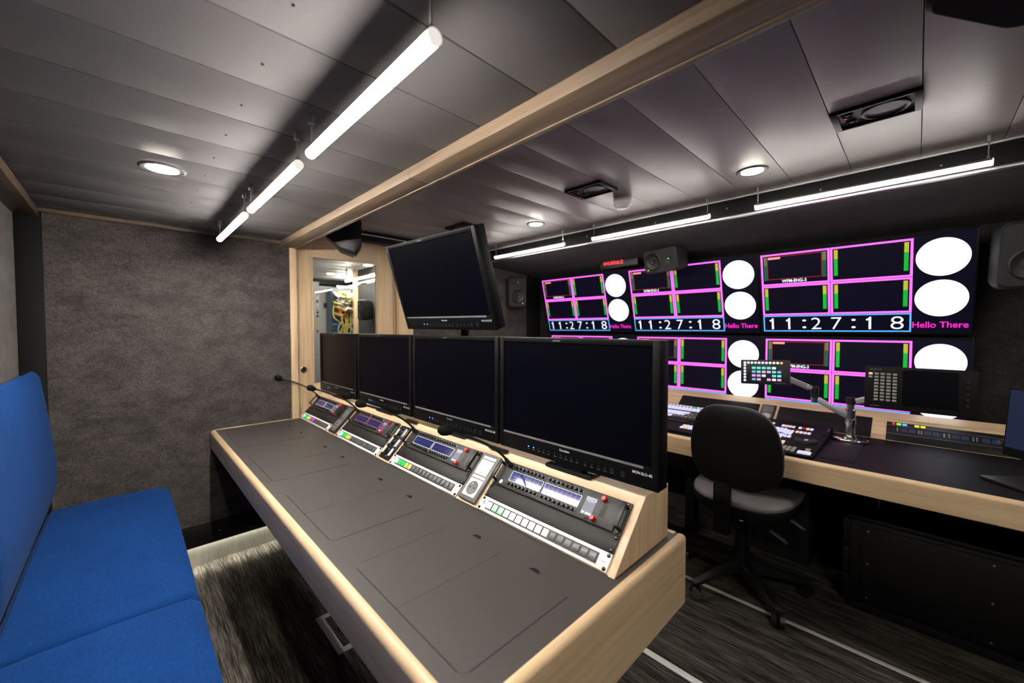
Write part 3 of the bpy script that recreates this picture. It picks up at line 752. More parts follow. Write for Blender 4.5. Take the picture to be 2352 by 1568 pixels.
# riser with the slanted equipment face
SA = R(45)
ca, sa = math.cos(SA), math.sin(SA)
rz = thing('equipment_riser', 'pale wood riser with slanted face standing on the long desk', 'riser', T(0, 0, 0))
def slope_pt(py, pz): return (0.751 + py * sa + pz * ca, 0.795 + py * ca - pz * sa)      # (z, x)
body = [(0.7512, slope_pt(0.0, -0.004)[1]), slope_pt(0.182, -0.004), slope_pt(0.190, 0.0), slope_pt(0.2095, 0.0), (0.8991, 1.070), (0.7512, 1.070)]
B().prism(body, 1, 0.4935, 2.797).build('body', 'wood_y', rz)
for y0, y1 in ((0.476, 0.494), (2.7975, 2.808)):
    B().prism([slope_pt(0.0, 0.001), slope_pt(0.2097, 0.001), (0.9000, 1.073), (0.751, 1.073)], 1, y0, y1, bev=0.0012).build('cheek', 'wood_z', rz)
def SLOPE(yl, py=0.0, pz=0.0):
    M = Matrix(((0, ca, -sa, 0), (-1, 0, 0, 0), (0, sa, ca, 0), (0, 0, 0, 1)))
    z, x = slope_pt(py, pz)
    M.translation = (x, yl, z)
    return M
PW = 0.478
LEFTS = [0.978, 1.573, 2.176, 2.790]           # left edge (far end) of each equipment bay
def screws(parent, pts, r=0.0048):
    for x, y in pts:
        B().lathe([(0.0, 0.0042), (r * 0.55, 0.0040), (r * 0.95, 0.0024), (r, 0.0), (0, 0)], 12, T(x, y, 0.002)).build('screw', 'screw_dark', parent)
def key_mesh():
    return B().box(-0.0046, 0.0046, -0.006, 0.006, 0.0, 0.003, bev=0.0012).box(-0.0036, 0.0036, -0.0035, 0.0005, 0.003, 0.0105, bev=0.0015, M=RX(-18)).mesh('key', 'key_black')
KEY = key_mesh()
ROUND = B().lathe([(0.0, 0.0095), (0.0035, 0.0095), (0.0050, 0.008), (0.0056, 0.0)], 14).mesh('key', 'key_black')
RING = B().lathe([(0.0066, 0.0), (0.0072, 0.0012), (0.0064, 0.0016), (0.0058, 0.0)], 14).mesh('key_ring', 'arm_grey')
def intercom(yl, grid, frame, menu, label):
    t = thing('intercom_panel', label, 'intercom panel', SLOPE(yl, 0.094), 'intercom panels on the slanted riser')
    H = 0.088
    B().box(0, PW, 0, H, -0.002, 0.002, bev=0.0008).build('rack_plate', 'panel_grey', t)
    B().box(0.022, PW - 0.022, 0.002, H - 0.002, 0.0015, 0.0075, bev=0.0015).build('face_plate', 'panel_grey', t)
    for x in (0.010, PW - 0.010):
        hb = B()
        hb.box(x - 0.006, x + 0.006, 0.012, 0.018, 0.002, 0.024, bev=0.0015)
        hb.box(x - 0.006, x + 0.006, H - 0.018, H - 0.012, 0.002, 0.024, bev=0.0015)
        hb.box(x - 0.006, x + 0.006, 0.012, H - 0.012, 0.021, 0.027, bev=0.002)
        hb.build('handle', 'black_plastic', t)
    screws(t, ((0.010, 0.006), (0.010, H - 0.006), (PW - 0.010, 0.006), (PW - 0.010, H - 0.006)), 0.0042)
    for x0 in (0.066, 0.206):
        d = B().box(x0, x0 + 0.130, 0.027, 0.060, 0.0075, 0.0083).build('display', grid, t)
        fb = B()
        for a in ((x0, x0 + 0.130, 0.0262, 0.0272), (x0, x0 + 0.130, 0.0598, 0.0608), (x0 - 0.001, x0, 0.0262, 0.0608), (x0 + 0.130, x0 + 0.131, 0.0262, 0.0608)):
            fb.box(*a, 0.0076, 0.0086)
        fb.build('display_border', frame, d)
        for yk in (0.0165, 0.0725):
            for i in range(8):
                k = obj('key', ROUND, t); k.location = (x0 + 0.0085 + i * 0.0161, yk, 0.0075)
                q = obj('key_ring', RING, k)
    m = B().box(0.352, 0.386, 0.016, 0.066, 0.0075, 0.0083).build('menu_screen', menu, t)
    fb = B()
    for a in ((0.354, 0.384, 0.0565, 0.0575), (0.354, 0.384, 0.0635, 0.0645), (0.354, 0.355, 0.0565, 0.0645), (0.383, 0.384, 0.0565, 0.0645)):
        fb.box(*a, 0.0080, 0.0086)
    fb.build('menu_cursor', 'frame_white', m)
    lettering('Keyset 1', 0.359, 0.0592, 0.0087, 0.020, 0.0028, 'frame_white', m, 'XY')
    lettering('Keyset 2', 0.359, 0.0515, 0.0087, 0.020, 0.0028, 'frame_white', m, 'XY')
    B().box(0.354, 0.361, 0.018, 0.024, 0.0080, 0.0086).box(0.366, 0.384, 0.018, 0.023, 0.0080, 0.0086).build('menu_softkey', 'frame_white', m)
    for x, y in ((0.407, 0.071), (0.397, 0.013)):
        B().lathe([(0.0, 0.0215), (0.0058, 0.0215), (0.0068, 0.020), (0.0072, 0.0075), (0.0, 0.0075)], 18, T(x, y, 0)).build('knob', 'red_knob', t)
    gr = B()
    for i in range(6):
        for j in range(12):
            gr.box(0.406 + i * 0.0026, 0.4074 + i * 0.0026, 0.024 + j * 0.003, 0.0256 + j * 0.003, 0.0072, 0.0078)
    o = gr.build('speaker_grille', 'black_matte', t); o['kind'] = 'stuff'
    B().lathe([(0.0, 0.004), (0.003, 0.004), (0.0045, 0.009), (0.0062, 0.009), (0.0066, 0.0075), (0, 0.0075)], 14, T(0.040, 0.014, 0)).build('headset_jack', 'steel', t)
    B().box(0.370, 0.380, 0.006, 0.010, 0.0075, 0.0085).build('usb_port', 'black_matte', t)
    B().lathe([(0.0, 0.026), (0.0075, 0.026), (0.0085, 0.018), (0.0085, 0.0075), (0, 0.0075)], 16, T(0.044, 0.074, 0)).build('microphone_socket', 'black_plastic', t)
    return t
def goose_mic(yl, head, label):
    base = SLOPE(yl, 0.094) @ Vector((0.044, 0.074, 0.026))
    t = thing('gooseneck_microphone', label, 'microphone', T(*base), 'gooseneck microphones on the intercom panels')
    hv = Vector(head) - base
    n = (SLOPE(yl).to_3x3() @ Vector((0, 0, 1))).normalized()
    c1 = n * 0.02 + Vector((-0.030, 0.010, 0.060))
    P = [Vector((0, 0, 0)) - n * 0.012, Vector((0, 0, 0))]
    for i in range(1, 25):
        u = i / 24
        P.append(c1 * (2 * u * (1 - u)) + hv * (u * u))
    B().tube(P, [0.0062] * 4 + [0.0042] * (len(P) - 4), 10).build('gooseneck', 'black_plastic', t)
    d = (P[-1] - P[-4]).normalized()
    M = T(*(P[-1] + d * 0.010)) @ d.to_track_quat('Z', 'Y').to_matrix().to_4x4()
    B().lathe([(0.0, -0.024), (0.007, -0.023), (0.0125, -0.012), (0.0158, 0.0), (0.0150, 0.010), (0.010, 0.019), (0.004, 0.0225), (0.0, 0.023)], 18, M).build('windshield', 'foam', t)
def strip(yl, cols, label, logo=True):
    t = thing('button_strip', label, 'button panel', SLOPE(yl, 0.004), 'white sixteen-button panels at the foot of the riser')
    H = 0.044
    B().box(0, PW, 0, H, -0.002, 0.0025, bev=0.0006).build('plate', 'white_panel', t)
    for i in range(16):
        x = 0.0325 + i * 0.0258
        B().box(x, x + 0.0258, 0.0085, 0.0355, 0.0020, 0.0040).build('bezel', 'black_plastic', t)
        B().box(x + 0.0030, x + 0.0228, 0.0118, 0.0322, 0.0025, 0.0058, bev=0.0010).build('button', cols[i] if i < len(cols) else 'button_dark', t)
    screws(t, ((0.008, 0.006), (PW - 0.008, 0.006), (PW - 0.008, H - 0.006), (0.008, H - 0.006)), 0.0048)
    B().box(0.012, 0.022, 0.020, 0.032, 0.0025, 0.0029).build('printed_mark', 'print_blue', t)
    lettering('vsm', PW - 0.022, 0.018, 0.0028, 0.013, 0.005, 'print_blue', t, 'XY')
    return t
def blank(yl, label):
    t = thing('blank_panel', label, 'blank panel', SLOPE(yl, 0.049), 'blank panels on the riser')
    B().box(0, PW, 0, 0.0435, -0.002, 0.002, bev=0.0006).build('plate', 'blank_black', t)
    screws(t, ((0.008, 0.006), (0.008, 0.0375), (PW - 0.008, 0.006), (PW - 0.008, 0.0375)), 0.0048)
bays = ['in the bay beside the open desk end', 'in the bay between patch panel and white power module', 'in the bay with red-framed displays', 'in the bay against the door wall']
nm = ['nearest the open wooden desk end', 'left of the white power module', 'left of the patch panel', 'beside the door frame']
intercom(LEFTS[0], 'grid_blue', 'frame_white', 'menu_slate', 'intercom panel with bright blue displays and red knobs, next to the open desk end')
intercom(LEFTS[1], 'grid_mid', 'frame_white', 'menu_slate', 'intercom panel with blue displays between the patch panel and the white power module')
intercom(LEFTS[2], 'grid_violet', 'frame_red', 'menu_purple', 'intercom panel with red-outlined displays left of the patch panel')
intercom(LEFTS[3], 'grid_navy', 'frame_white', 'menu_slate', 'intercom panel with dim navy displays beside the door frame')
GLARE = ['btn_white', 'btn_green_glare', 'btn_green_glare'] + ['btn_glare'] * 6 + ['white_plastic']  # reflection of the tube lamps painted into the pale and white keys
STD = ['btn_white', 'btn_green', 'btn_green', 'btn_lime', 'btn_orange']
strip(LEFTS[0], GLARE, 'white button strip with a long run of keys whitened by painted lamp glare, at the open desk end')
strip(LEFTS[1], STD, 'white button strip with green and orange keys, left of the white power module')
strip(LEFTS[2], STD, 'white button strip with green and orange keys, left of the patch panel')
strip(LEFTS[3], ['btn_white', 'btn_green', 'btn_green', 'btn_lime', 'btn_orange', 'btn_purple', 'btn_purple', 'btn_purple'], 'white button strip with purple keys beside the door frame')
for yl, n_ in zip(LEFTS, ('under the bright intercom panel at the open desk end', 'under the intercom panel left of the white power module', 'under the red-outlined intercom displays', 'under the navy intercom displays by the door')):
    blank(yl, 'black blank rack panel ' + n_)
for yl, n_ in zip(LEFTS, ('on the intercom panel at the open desk end', 'rising between patch panel and white power module', 'rising from the panel with red-outlined displays', 'the one beside the door frame')):
    goose_mic(yl, (0.690, yl + 0.008, 1.020), 'black gooseneck microphone with foam head, ' + n_)
def power_module(yc, white, frame, label):
    t = thing('power_module', label, 'power socket', SLOPE(yc + 0.044, 0.010), None)
    B().box(0, 0.088, 0, 0.172, -0.003, 0.010, bev=0.002).build('frame', frame, t)
    s = B().box(0.012, 0.076, 0.090, 0.146, 0.008, 0.0125, bev=0.0015).build('rocker_switch', white, t)
    B().box(0.039, 0.049, 0.099, 0.1008, 0.0124, 0.0128).build('printed_mark', 'grey_plastic', s)
    B().box(0.012, 0.076, 0.149, 0.160, 0.008, 0.0115, bev=0.0008).build('label_field', white, t)
    B().box(0.012, 0.076, 0.077, 0.087, 0.008, 0.0115, bev=0.0008).build('label_field', white, t)
    so = B().box(0.012, 0.076, 0.012, 0.074, 0.008, 0.0115, bev=0.0010).build('socket_plate', white, t)
    B().lathe([(0.0, 0.0125), (0.020, 0.0122), (0.0225, 0.0130), (0.024, 0.0118), (0.0, 0.0118)], 26, T(0.044, 0.042, 0)).build('socket_well', 'grey_plastic', so)
    for dx in (-0.0095, 0.0095):
        B().cyl((0.044 + dx, 0.042, 0.0120), (0.044 + dx, 0.042, 0.0133), 0.0028, seg=10).build('contact_hole', 'black_matte', so)
    B().cyl((0.044, 0.054, 0.012), (0.044, 0.054, 0.018), 0.0025, seg=10).build('earth_pin', 'steel', so)
power_module(1.0365, 'white_plastic', 'grey_plastic', 'grey power module with white rocker switch and white socket on the riser')
power_module(2.244, 'grey_plastic', 'panel_grey', 'dark grey power module with grey socket on the riser near the door')
pp = thing('connector_panel', 'black connector panel with white sockets and brass screws in the riser', 'patch panel', SLOPE(1.634 + 0.046, 0.010))
B().box(0, 0.090, 0, 0.168, -0.002, 0.003, bev=0.0008).build('plate', 'black_metal', pp)
for i in range(3):
    y = 0.022 + i * 0.046
    B().box(0.008, 0.016, y, y + 0.032, 0.003, 0.009, bev=0.002).build('connector', 'white_plastic', pp)
    for dx, dy in ((0.034, 0.008), (0.048, 0.022), (0.034, 0.030)):
        B().lathe([(0.0, 0.003), (0.0035, 0.004), (0.0045, 0.010), (0.0062, 0.010), (0.0068, 0.003), (0, 0.003)], 14, T(dx, y + dy, 0)).build('round_connector', 'steel' if dy == 0.022 else 'black_plastic', pp)
for y in (0.018, 0.064):
    B().box(0.066, 0.080, y, y + 0.036, 0.003, 0.009, bev=0.0015).build('network_port', 'white_plastic', pp)
B().box(0.064, 0.082, 0.112, 0.152, 0.003, 0.012, bev=0.0015).build('network_port', 'aluminium', pp)
for x, y in ((0.006, 0.006), (0.084, 0.006), (0.006, 0.162), (0.084, 0.162), (0.055, 0.014), (0.024, 0.060), (0.056, 0.062), (0.024, 0.106), (0.056, 0.108), (0.055, 0.158)):
    B().lathe([(0.0, 0.0065), (0.002, 0.006), (0.0033, 0.003), (0, 0.003)], 10, T(x, y, 0)).build('screw', 'steel', pp)

# ------------------------------------------------------------------ monitors
def monitor(M, tagtext, label, stand):
    """studio monitor: local origin at centre of the front face, x right, y back, z up"""
    W, H, D = 0.576, 0.377, 0.050
    t = thing('studio_monitor', label, 'monitor', M, 'studio monitors on the console desk')
    B().box(-W / 2, W / 2, 0.004, D, -H / 2, H / 2, bev=0.003).build('case', 'monitor_case', t)
    zb, zt = -H / 2 + 0.058, H / 2 - 0.016
    bz = B()
    for a in ((-W / 2, -W / 2 + 0.019, -H / 2, H / 2), (W / 2 - 0.019, W / 2, -H / 2, H / 2), (-W / 2 + 0.019, W / 2 - 0.019, zt, H / 2), (-W / 2 + 0.019, W / 2 - 0.019, -H / 2, zb)):
        bz.box(a[0], a[1], 0.0, 0.006, a[2], a[3], bev=0.0012)
    bz.build('bezel', 'monitor_case', t)
    s = B().box(-W / 2 + 0.018, W / 2 - 0.018, 0.0032, 0.006, zb - 0.001, zt + 0.001).build('screen', 'dark_screen', t)
    B().box(-W / 2 + 0.020, W / 2 - 0.040, -0.0010, 0.003, zb - 0.007, zb - 0.001).build('trim_strip', 'bezel_strip', t)
    lettering('Konvision', -0.022, -0.0006, -H / 2 + 0.037, 0.036, 0.0068, 'label_white', t)
    lettering(tagtext, W / 2 - 0.070, -0.0006, -H / 2 + 0.034, 0.054, 0.0072, 'label_white', t)
    B().box(-0.050, -0.022, -0.0008, 0.001, H / 2 - 0.0105, H / 2 - 0.0065).build('tally_light', 'grey_plastic', t)
    bt = B()
    for i, x in enumerate([-0.150, -0.128, -0.106, -0.086, -0.066, -0.040, -0.018, 0.002, 0.022, 0.042, 0.072, 0.094, 0.116, 0.136, 0.158, 0.190]):
        if i < 2:
            B().cyl((x, 0.001, -H / 2 + 0.024), (x, -0.0015, -H / 2 + 0.024), 0.0022, seg=10).build('power_light', 'led_blue', t)
        else:
            B().cyl((x, 0.001, -H / 2 + 0.024), (x, -0.002, -H / 2 + 0.024), 0.0032 if i < 14 else 0.0065, seg=12).build('button', 'black_plastic', t)
        bt.poly([(x - 0.005, -0.0006, -H / 2 + 0.0155), (x + 0.005, -0.0006, -H / 2 + 0.0155), (x + 0.005, -0.0006, -H / 2 + 0.0172), (x - 0.005, -0.0006, -H / 2 + 0.0172)])
    bt.build('button_print', 'grey_plastic', t)
    if stand:
        B().box(-0.085, 0.085, 0.006, 0.075, -H / 2 - 0.0255, -H / 2 - 0.016, bev=0.002).build('stand_foot', 'black_plastic', t)
        B().box(-0.05, 0.05, 0.012, 0.05, -H / 2 - 0.018, -H / 2 + 0.02, bev=0.002).build('stand_neck', 'black_plastic', t)
    return t
MY = [(0.437, 1.013), (1.022, 1.598), (1.614, 2.190), (2.222, 2.798)]
for (a, b_), k, lb in zip(MY, '4321', ('at the open desk end', 'second from the open desk end', 'second from the door', 'beside the door frame')):
    monitor(FACE(0.930, (a + b_) / 2, 1.1135), 'MON-SLO-%sB' % k, 'black studio monitor standing on the riser, ' + lb, True)
rm = monitor(FACE(0.895, 1.354, 1.506, -86.7, 17.9, 0.5), 'MON-SLO-2T', 'black studio monitor raised above the others and tilted downwards', False)
B().cyl((0, 0.045, 0.0), (0, 0.085, 0.0), 0.04, seg=16).build('mount_plate', 'black_metal', rm)
po = thing('monitor_post', 'black post behind the row of monitors carrying the tilted one', 'stand', T(1.042, 1.354, 0.0))
B().cyl((0, 0, 0.900), (0, 0, 1.56), 0.019, seg=16).build('pole', 'black_metal', po)
B().box(-0.030, 0.026, -0.06, 0.06, 0.8995, 0.909, bev=0.003).build('base_plate', 'black_metal', po)
B().box(-0.045, 0.02, -0.03, 0.03, 1.47, 1.545, bev=0.006).build('bracket', 'black_metal', po)
rmt = thing('remote_bar', 'small flat black control bar lying on the riser under the monitors', 'control bar', T(0.938, 1.030, 0.8995) @ RZ(-90))
B().box(-0.045, 0.045, -0.008, 0.008, 0.0, 0.008, bev=0.0015).build('body', 'black_plastic', rmt)
for i in range(3):
    B().box(-0.036 + i * 0.026, -0.016 + i * 0.026, -0.005, 0.005, 0.008, 0.0095, bev=0.0006).build('button', 'panel_grey', rmt)
for yy in (1.625,):
    q = dup(rmt, None, T(0.938, yy, 0.8995) @ RZ(-90)); q['label'] = 'small flat black control bar on the riser behind the patch panel'

# ------------------------------------------------------------------ screens of the monitor wall
def make_tv(M, label):
    """wall screen: local origin at the centre of the picture, x right, y back, z up"""
    t = thing('wall_screen', label, 'screen', M, 'screens of the monitor wall')
    B().box(-0.482, 0.482, 0.003, 0.045, -0.279, 0.277, bev=0.003).build('case', 'monitor_case', t)
    bz = B()
    for a in ((-0.482, -0.475, -0.279, 0.277), (0.475, 0.482, -0.279, 0.277), (-0.475, 0.475, 0.268, 0.277), (-0.475, 0.475, -0.279, -0.267)):
        bz.box(a[0], a[1], 0.0, 0.004, a[2], a[3], bev=0.001)
    bz.build('bezel', 'monitor_case', t)
    s = B().box(-0.475, 0.475, 0.0025, 0.004, -0.267, 0.268).build('picture', 'tv_pixel', t)
    y = 0.0020
    xs, zs = (-0.465, -0.1035, -0.1005, 0.252), (-0.150, 0.0485, 0.0515, 0.2575)
    for r in range(2):
        for c in range(2):
            x0, x1 = xs[2 * c], xs[2 * c + 1]; z0, z1 = zs[2 * r], zs[2 * r + 1]
            frame2d(B(), x0, x1, z0, z1, 0.0105, y).build('tile_frame', 'tv_pink', s, False)
            first = (r == 1 and c == 0)
            hh = z1 - z0
            for xa in (x0 + 0.017, x1 - 0.035):
                za, zm, zt = z0 + 0.035, z1 - 0.070, z1 - 0.017
                for q0, q1, mt in ((za, zm, 'tv_green_dim' if first else 'tv_green'), (zm, zt, 'tv_olive_dim' if first else 'tv_yellow')):
                    B().poly([(xa, y, q0), (xa + 0.018, y, q0), (xa + 0.018, y, q1), (xa, y, q1)]).build('level_bar', mt, s, False)
            if first:
                frame2d(B(), x0 + 0.037, x1 - 0.037, z0 + 0.040, z1 - 0.018, 0.0028, y - 0.0002).build('safe_frame', 'tv_red', s, False)
                B().poly([(x0 + 0.042, y - 0.0004, z1 - 0.034), (x0 + 0.110, y - 0.0004, z1 - 0.034), (x0 + 0.110, y - 0.0004, z1 - 0.021), (x0 + 0.042, y - 0.0004, z1 - 0.021)]).build('alarm_tag', 'tv_tag', s, False)
                lettering('WFM-ENG-3', x0 + 0.115, y - 0.0004, z0 + 0.016, 0.130, 0.020, 'tv_clock', s)
    frame2d(B(), -0.465, 0.252, -0.262, -0.153, 0.0075, y).build('clock_frame', 'tv_blue', s, False)
    one = bpy.data.meshes.get('figure_one')
    if one is None:
        one = B().poly([(0.013, 0, 0), (0.024, 0, 0), (0.024, 0, 0.075), (0.016, 0, 0.075), (0.013, 0, 0.068)]).poly([(0.013, 0, 0.068), (0.0, 0, 0.060), (0.004, 0, 0.052), (0.013, 0, 0.057)]).mesh('figure_one', 'tv_clock', False)
    for ch, dx, w in (('1', -0.436, 0.022), ('1', -0.343, 0.022), (':', -0.255, 0.020), ('2', -0.208, 0.050), ('7', -0.108, 0.050), (':', -0.012, 0.020), ('1', 0.055, 0.022), ('8', 0.160, 0.054)):
        if ch == '1':
            q = obj('clock_digit', one, s); q.location = (dx + 0.006, y - 0.0002, -0.246); continue
        lettering(ch, dx + 0.008, y - 0.0002, -0.246 if ch != ':' else -0.240, w, 0.075 if ch != ':' else 0.058, 'tv_clock', s, name='clock_digit')
    for zc in (0.1445, -0.0750):
        c = B().poly([(0.361 + 0.099 * math.cos(R(a)), y, zc + 0.099 * math.sin(R(a))) for a in range(0, 360, 6)]).build('dial', 'tv_white', s, False)
        ring = B()
        for a in range(0, 360, 6):
            p = [(0.361 + q * math.cos(R(b_)), y - 0.0003, zc + q * math.sin(R(b_))) for q, b_ in ((0.091, a), (0.0925, a), (0.0925, a + 6), (0.091, a + 6))]
            ring.poly(p)
        ring.build('dial_ring', 'tv_ring', c, False)
    lettering('Hello There', 0.256, y - 0.0002, -0.238, 0.208, 0.034, 'tv_magenta', s, name='caption')
    return t
TVS = Matrix.Scale(0.968, 4)
UP, LO = (3.000, 0.2693, 1.5585, 14.5), (3.087, 0.2630, 1.0140, 0.6)
def TVM(row, k): return FACE(row[0], row[1] + 0.9358 * k, row[2], -90, row[3]) @ TVS
tv0 = make_tv(TVM(UP, 0), 'wall screen of the upper tilted row above the angled keypad monitor')
for row, k, lb in ((UP, 1, 'wall screen of the upper tilted row behind the sideways loudspeaker'),
                   (UP, 2, 'wall screen of the upper tilted row beside the carpeted end wall'),
                   (LO, 0, 'wall screen of the lower row behind the keypad monitor and arm'),
                   (LO, 1, 'wall screen of the lower row behind the chair'),
                   (LO, 2, 'wall screen of the lower row mostly hidden by the console monitors')):
    q = dup(tv0, None, TVM(row, k)); q['label'] = lb
rc = thing('clock_display', 'small black display with red digits under the bulkhead', 'clock', FACE(3.045, 1.86, 1.852))
rc.matrix_world = FACE(2.855, 1.70, 1.866)
B().box(-0.17, 0.17, 0.0, 0.03, -0.035, 0.03, bev=0.003).build('case', 'black_plastic', rc)
lettering('04:006:2', -0.135, -0.0008, -0.013, 0.180, 0.030, 'led_red', rc)

# ------------------------------------------------------------------ production desk under the monitor wall
d2 = thing('production_desk', 'long desk under the screen wall with black top and pale wood front', 'desk', T(0, 0, 0))
B().box(2.152, 3.06, -1.30, 2.72, 0.712, 0.7495).build('desk_top', 'desk_laminate_dark', d2)
B().prism(roundrail(1, 0, 0, 2.153, 2.128, 0.652, 0.75), 1, -1.30, 2.72).build('front_edge', 'wood_y', d2)
B().box(2.62, 2.66, 1.02, 2.70, 0.40, 0.712, bev=0.003).build('modesty_panel', 'carpet_wall', d2)
B().box(2.60, 2.68, 0.98, 1.04, 0.0, 0.712, bev=0.004).build('leg', 'black_metal', d2)
B().box(2.60, 2.68, 2.62, 2.68, 0.0, 0.712, bev=0.004).build('leg', 'black_metal', d2)
B().box(2.60, 2.68, -1.28, -1.22, 0.0, 0.712, bev=0.004).build('leg', 'black_metal', d2)
B().box(2.232, 2.80, 0.178, 0.293, 0.7495, 0.7515, bev=0.0006).build('cover_plate', 'black_metal', d2)
B().cyl((2.27, 0.235, 0.7515), (2.27, 0.235, 0.7525), 0.004, seg=10).build('screw', 'screw_dark', d2)
SB = math.atan2(0.093, 0.135); cb, sb_ = math.cos(SB), math.sin(SB)
def slope2(py, pz): return (0.751 + py * sb_ + pz * cb, 2.822 + py * cb - pz * sb_)
r2 = thing('low_riser', 'low pale wood riser with slanted face below the screen wall', 'riser', T(0, 0, 0))
B().prism([(0.7512, slope2(0, -0.004)[1]), slope2(0.158, -0.004), slope2(0.164, 0.001), (0.864, 3.055), (0.751, 3.055)], 1, -1.25, 2.70).build('body', 'wood_y', r2)
def SL2(yl, py=0.0, pz=0.0):
    M = Matrix(((0, cb, -sb_, 0), (-1, 0, 0, 0), (0, sb_, cb, 0), (0, 0, 0, 1)))
    z, x = slope2(py, pz); M.translation = (x, yl, z)
    return M
def blank2(yl, w, label):
    t = thing('blank_panel', label, 'blank panel', SL2(yl, 0.004), 'blank panels on the screen wall riser')
    B().box(0, w, 0, 0.150, -0.002, 0.002, bev=0.0008).build('plate', 'black_metal', t)
    screws(t, ((0.008, 0.008), (0.008, 0.142), (w - 0.008, 0.008), (w - 0.008, 0.142)), 0.004)
blank2(1.205, 0.50, 'wide black blank panel on the low riser, behind the chair')
blank2(0.598, 0.435, 'black blank panel on the low riser behind the chrome monitor arm')
t = thing('power_module', 'grey socket module set in the low riser between two black panels', 'power socket', SL2(0.690, 0.012))
B().box(0, 0.078, 0, 0.140, -0.002, 0.008, bev=0.002).build('frame', 'black_plastic', t)
B().box(0.010, 0.068, 0.072, 0.128, 0.006, 0.011, bev=0.0015).build('rocker_switch', 'grey_plastic', t)
q = B().box(0.010, 0.068, 0.010, 0.068, 0.006, 0.010, bev=0.0015).build('socket_plate', 'grey_plastic', t)
B().lathe([(0.0, 0.0105), (0.018, 0.0102), (0.0205, 0.0112), (0.022, 0.010), (0, 0.010)], 22, T(0.039, 0.039, 0)).build('socket_well', 'aluminium', q)
src = [o for o in bpy.data.objects if o.name.startswith('intercom_panel') and 'navy' in o.get('label', '')][0]
q = dup(src, None, SL2(1.800, 0.060)); q['label'] = 'intercom panel with red knobs in the low riser under the screens'
q['group'] = 'intercom panel of the production desk'
# lit rack unit
ru = thing('router_panel', 'black rack unit with small lit displays and coloured keys below the keypad monitor', 'rack unit', SL2(0.105, 0.006))
B().box(0, 0.482, 0, 0.132, -0.002, 0.003, bev=0.001).build('plate', 'black_plastic', ru)
B().box(0, 0.482, 0.042, 0.045, 0.003, 0.007, bev=0.0008).build('ridge', 'grey_plastic', ru)
B().box(0, 0.482, 0.100, 0.103, 0.003, 0.007, bev=0.0008).build('ridge', 'grey_plastic', ru)
for x, mt in ((0.022, 'led_red'), (0.038, 'led_green'), (0.060, 'led_blue'), (0.105, 'led_yellow'), (0.127, 'led_yellow')):
    B().box(x, x + (0.017 if mt != 'led_red' else 0.009), 0.112, 0.124, 0.003, 0.006, bev=0.001).build('lit_key', mt, ru)
for x in (0.055, 0.085, 0.140, 0.170, 0.235, 0.265, 0.330, 0.360):
    B().box(x, x + 0.024, 0.066, 0.094, 0.003, 0.0045).build('display', 'screen_blue_glow', ru)
for x in (0.040, 0.118, 0.128, 0.206, 0.222, 0.300, 0.312, 0.400, 0.430, 0.462):
    for y in (0.068, 0.078, 0.088):
        B().box(x, x + 0.005, y, y + 0.003, 0.003, 0.0045).build('indicator', 'label_white', ru)
B().lathe([(0, 0.016), (0.009, 0.016), (0.011, 0.013), (0.011, 0.003), (0, 0.003)], 16, T(0.388, 0.078, 0)).build('knob', 'steel', ru)

# vision mixer surfaces
def slab(name, label, x0, x1, y0, y1, z0, z1):
    t = thing(name, label, 'control panel', T(0, 0, 0))
    B().prism([(0.7505, x0), (z0, x0), (z1, x1), (0.7505, x1)], 1, y0, y1, bev=0.002).build('housing', 'mixer_black', t)
    sl = math.atan2(z1 - z0, x1 - x0)
    def put(x, y, w, d, mat, h=0.006, nm='key'):
        z = z0 + (x - x0) * (z1 - z0) / (x1 - x0)
        me = KM.get((w, d, h, mat))
        if me is None:
            me = KM[(w, d, h, mat)] = B().box(-d / 2, d / 2, -w / 2, w / 2, 0.0, h, bev=0.0015).mesh(nm, mat)
        o = obj(nm, me, t); o.location = (x, y, z); o.rotation_euler = (0, -sl, 0)
        return o
    return t, put
KM = {}
t, put = slab('vision_mixer', 'black vision mixer with rows of pale lilac keys behind the chair', 2.185, 2.775, 0.835, 1.62, 0.762, 0.800)
for x, mt, y0, n_, w, d in ((2.735, 'key_lilac', 0.92, 18, 0.016, 0.016), (2.685, 'key_lilac', 0.93, 18, 0.018, 0.030), (2.645, 'key_lilac', 0.96, 17, 0.018, 0.026),
                          (2.575, 'key_lilac', 1.02, 14, 0.019, 0.032), (2.530, 'key_lilac', 1.03, 14, 0.019, 0.030), (2.470, 'key_lilac', 1.09, 11, 0.020, 0.034),
                          (2.570, 'key_grey', 0.90, 5, 0.018, 0.016), (2.525, 'key_grey', 0.90, 6, 0.018, 0.016), (2.48, 'key_grey', 0.90, 8, 0.018, 0.016), (2.43, 'panel_grey', 0.93, 12, 0.020, 0.022), (2.38, 'panel_grey', 0.95, 12, 0.020, 0.022)):
    for i in range(n_): put(x, y0 + i * 0.0235, w, d, 'btn_green' if (x == 2.735 and i == 5) else mt)
for i in range(4):
    for j, x in enumerate((2.300, 2.262)):
        put(x, 0.865 + i * 0.021, 0.017, 0.026, 'key_peach' if (i + j) % 3 == 0 else 'key_lilac')
t, put = slab('replay_controller', 'black replay control panel with jog wheel and lilac keys beside the chrome arm', 2.165, 2.775, 0.312, 0.82, 0.760, 0.790)
for i in range(4):
    put(2.640, 0.516 - i * 0.016, 0.013, 0.030, 'key_peach' if i % 2 else 'key_lilac')
    put(2.640, 0.438 - i * 0.017, 0.013, 0.030, ('key_lilac', 'red_knob', 'key_peach', 'key_lilac')[i])
    put(2.550, 0.436 - i * 0.017, 0.013, 0.030, ('key_peach', 'key_lilac', 'key_peach', 'key_lilac')[i])
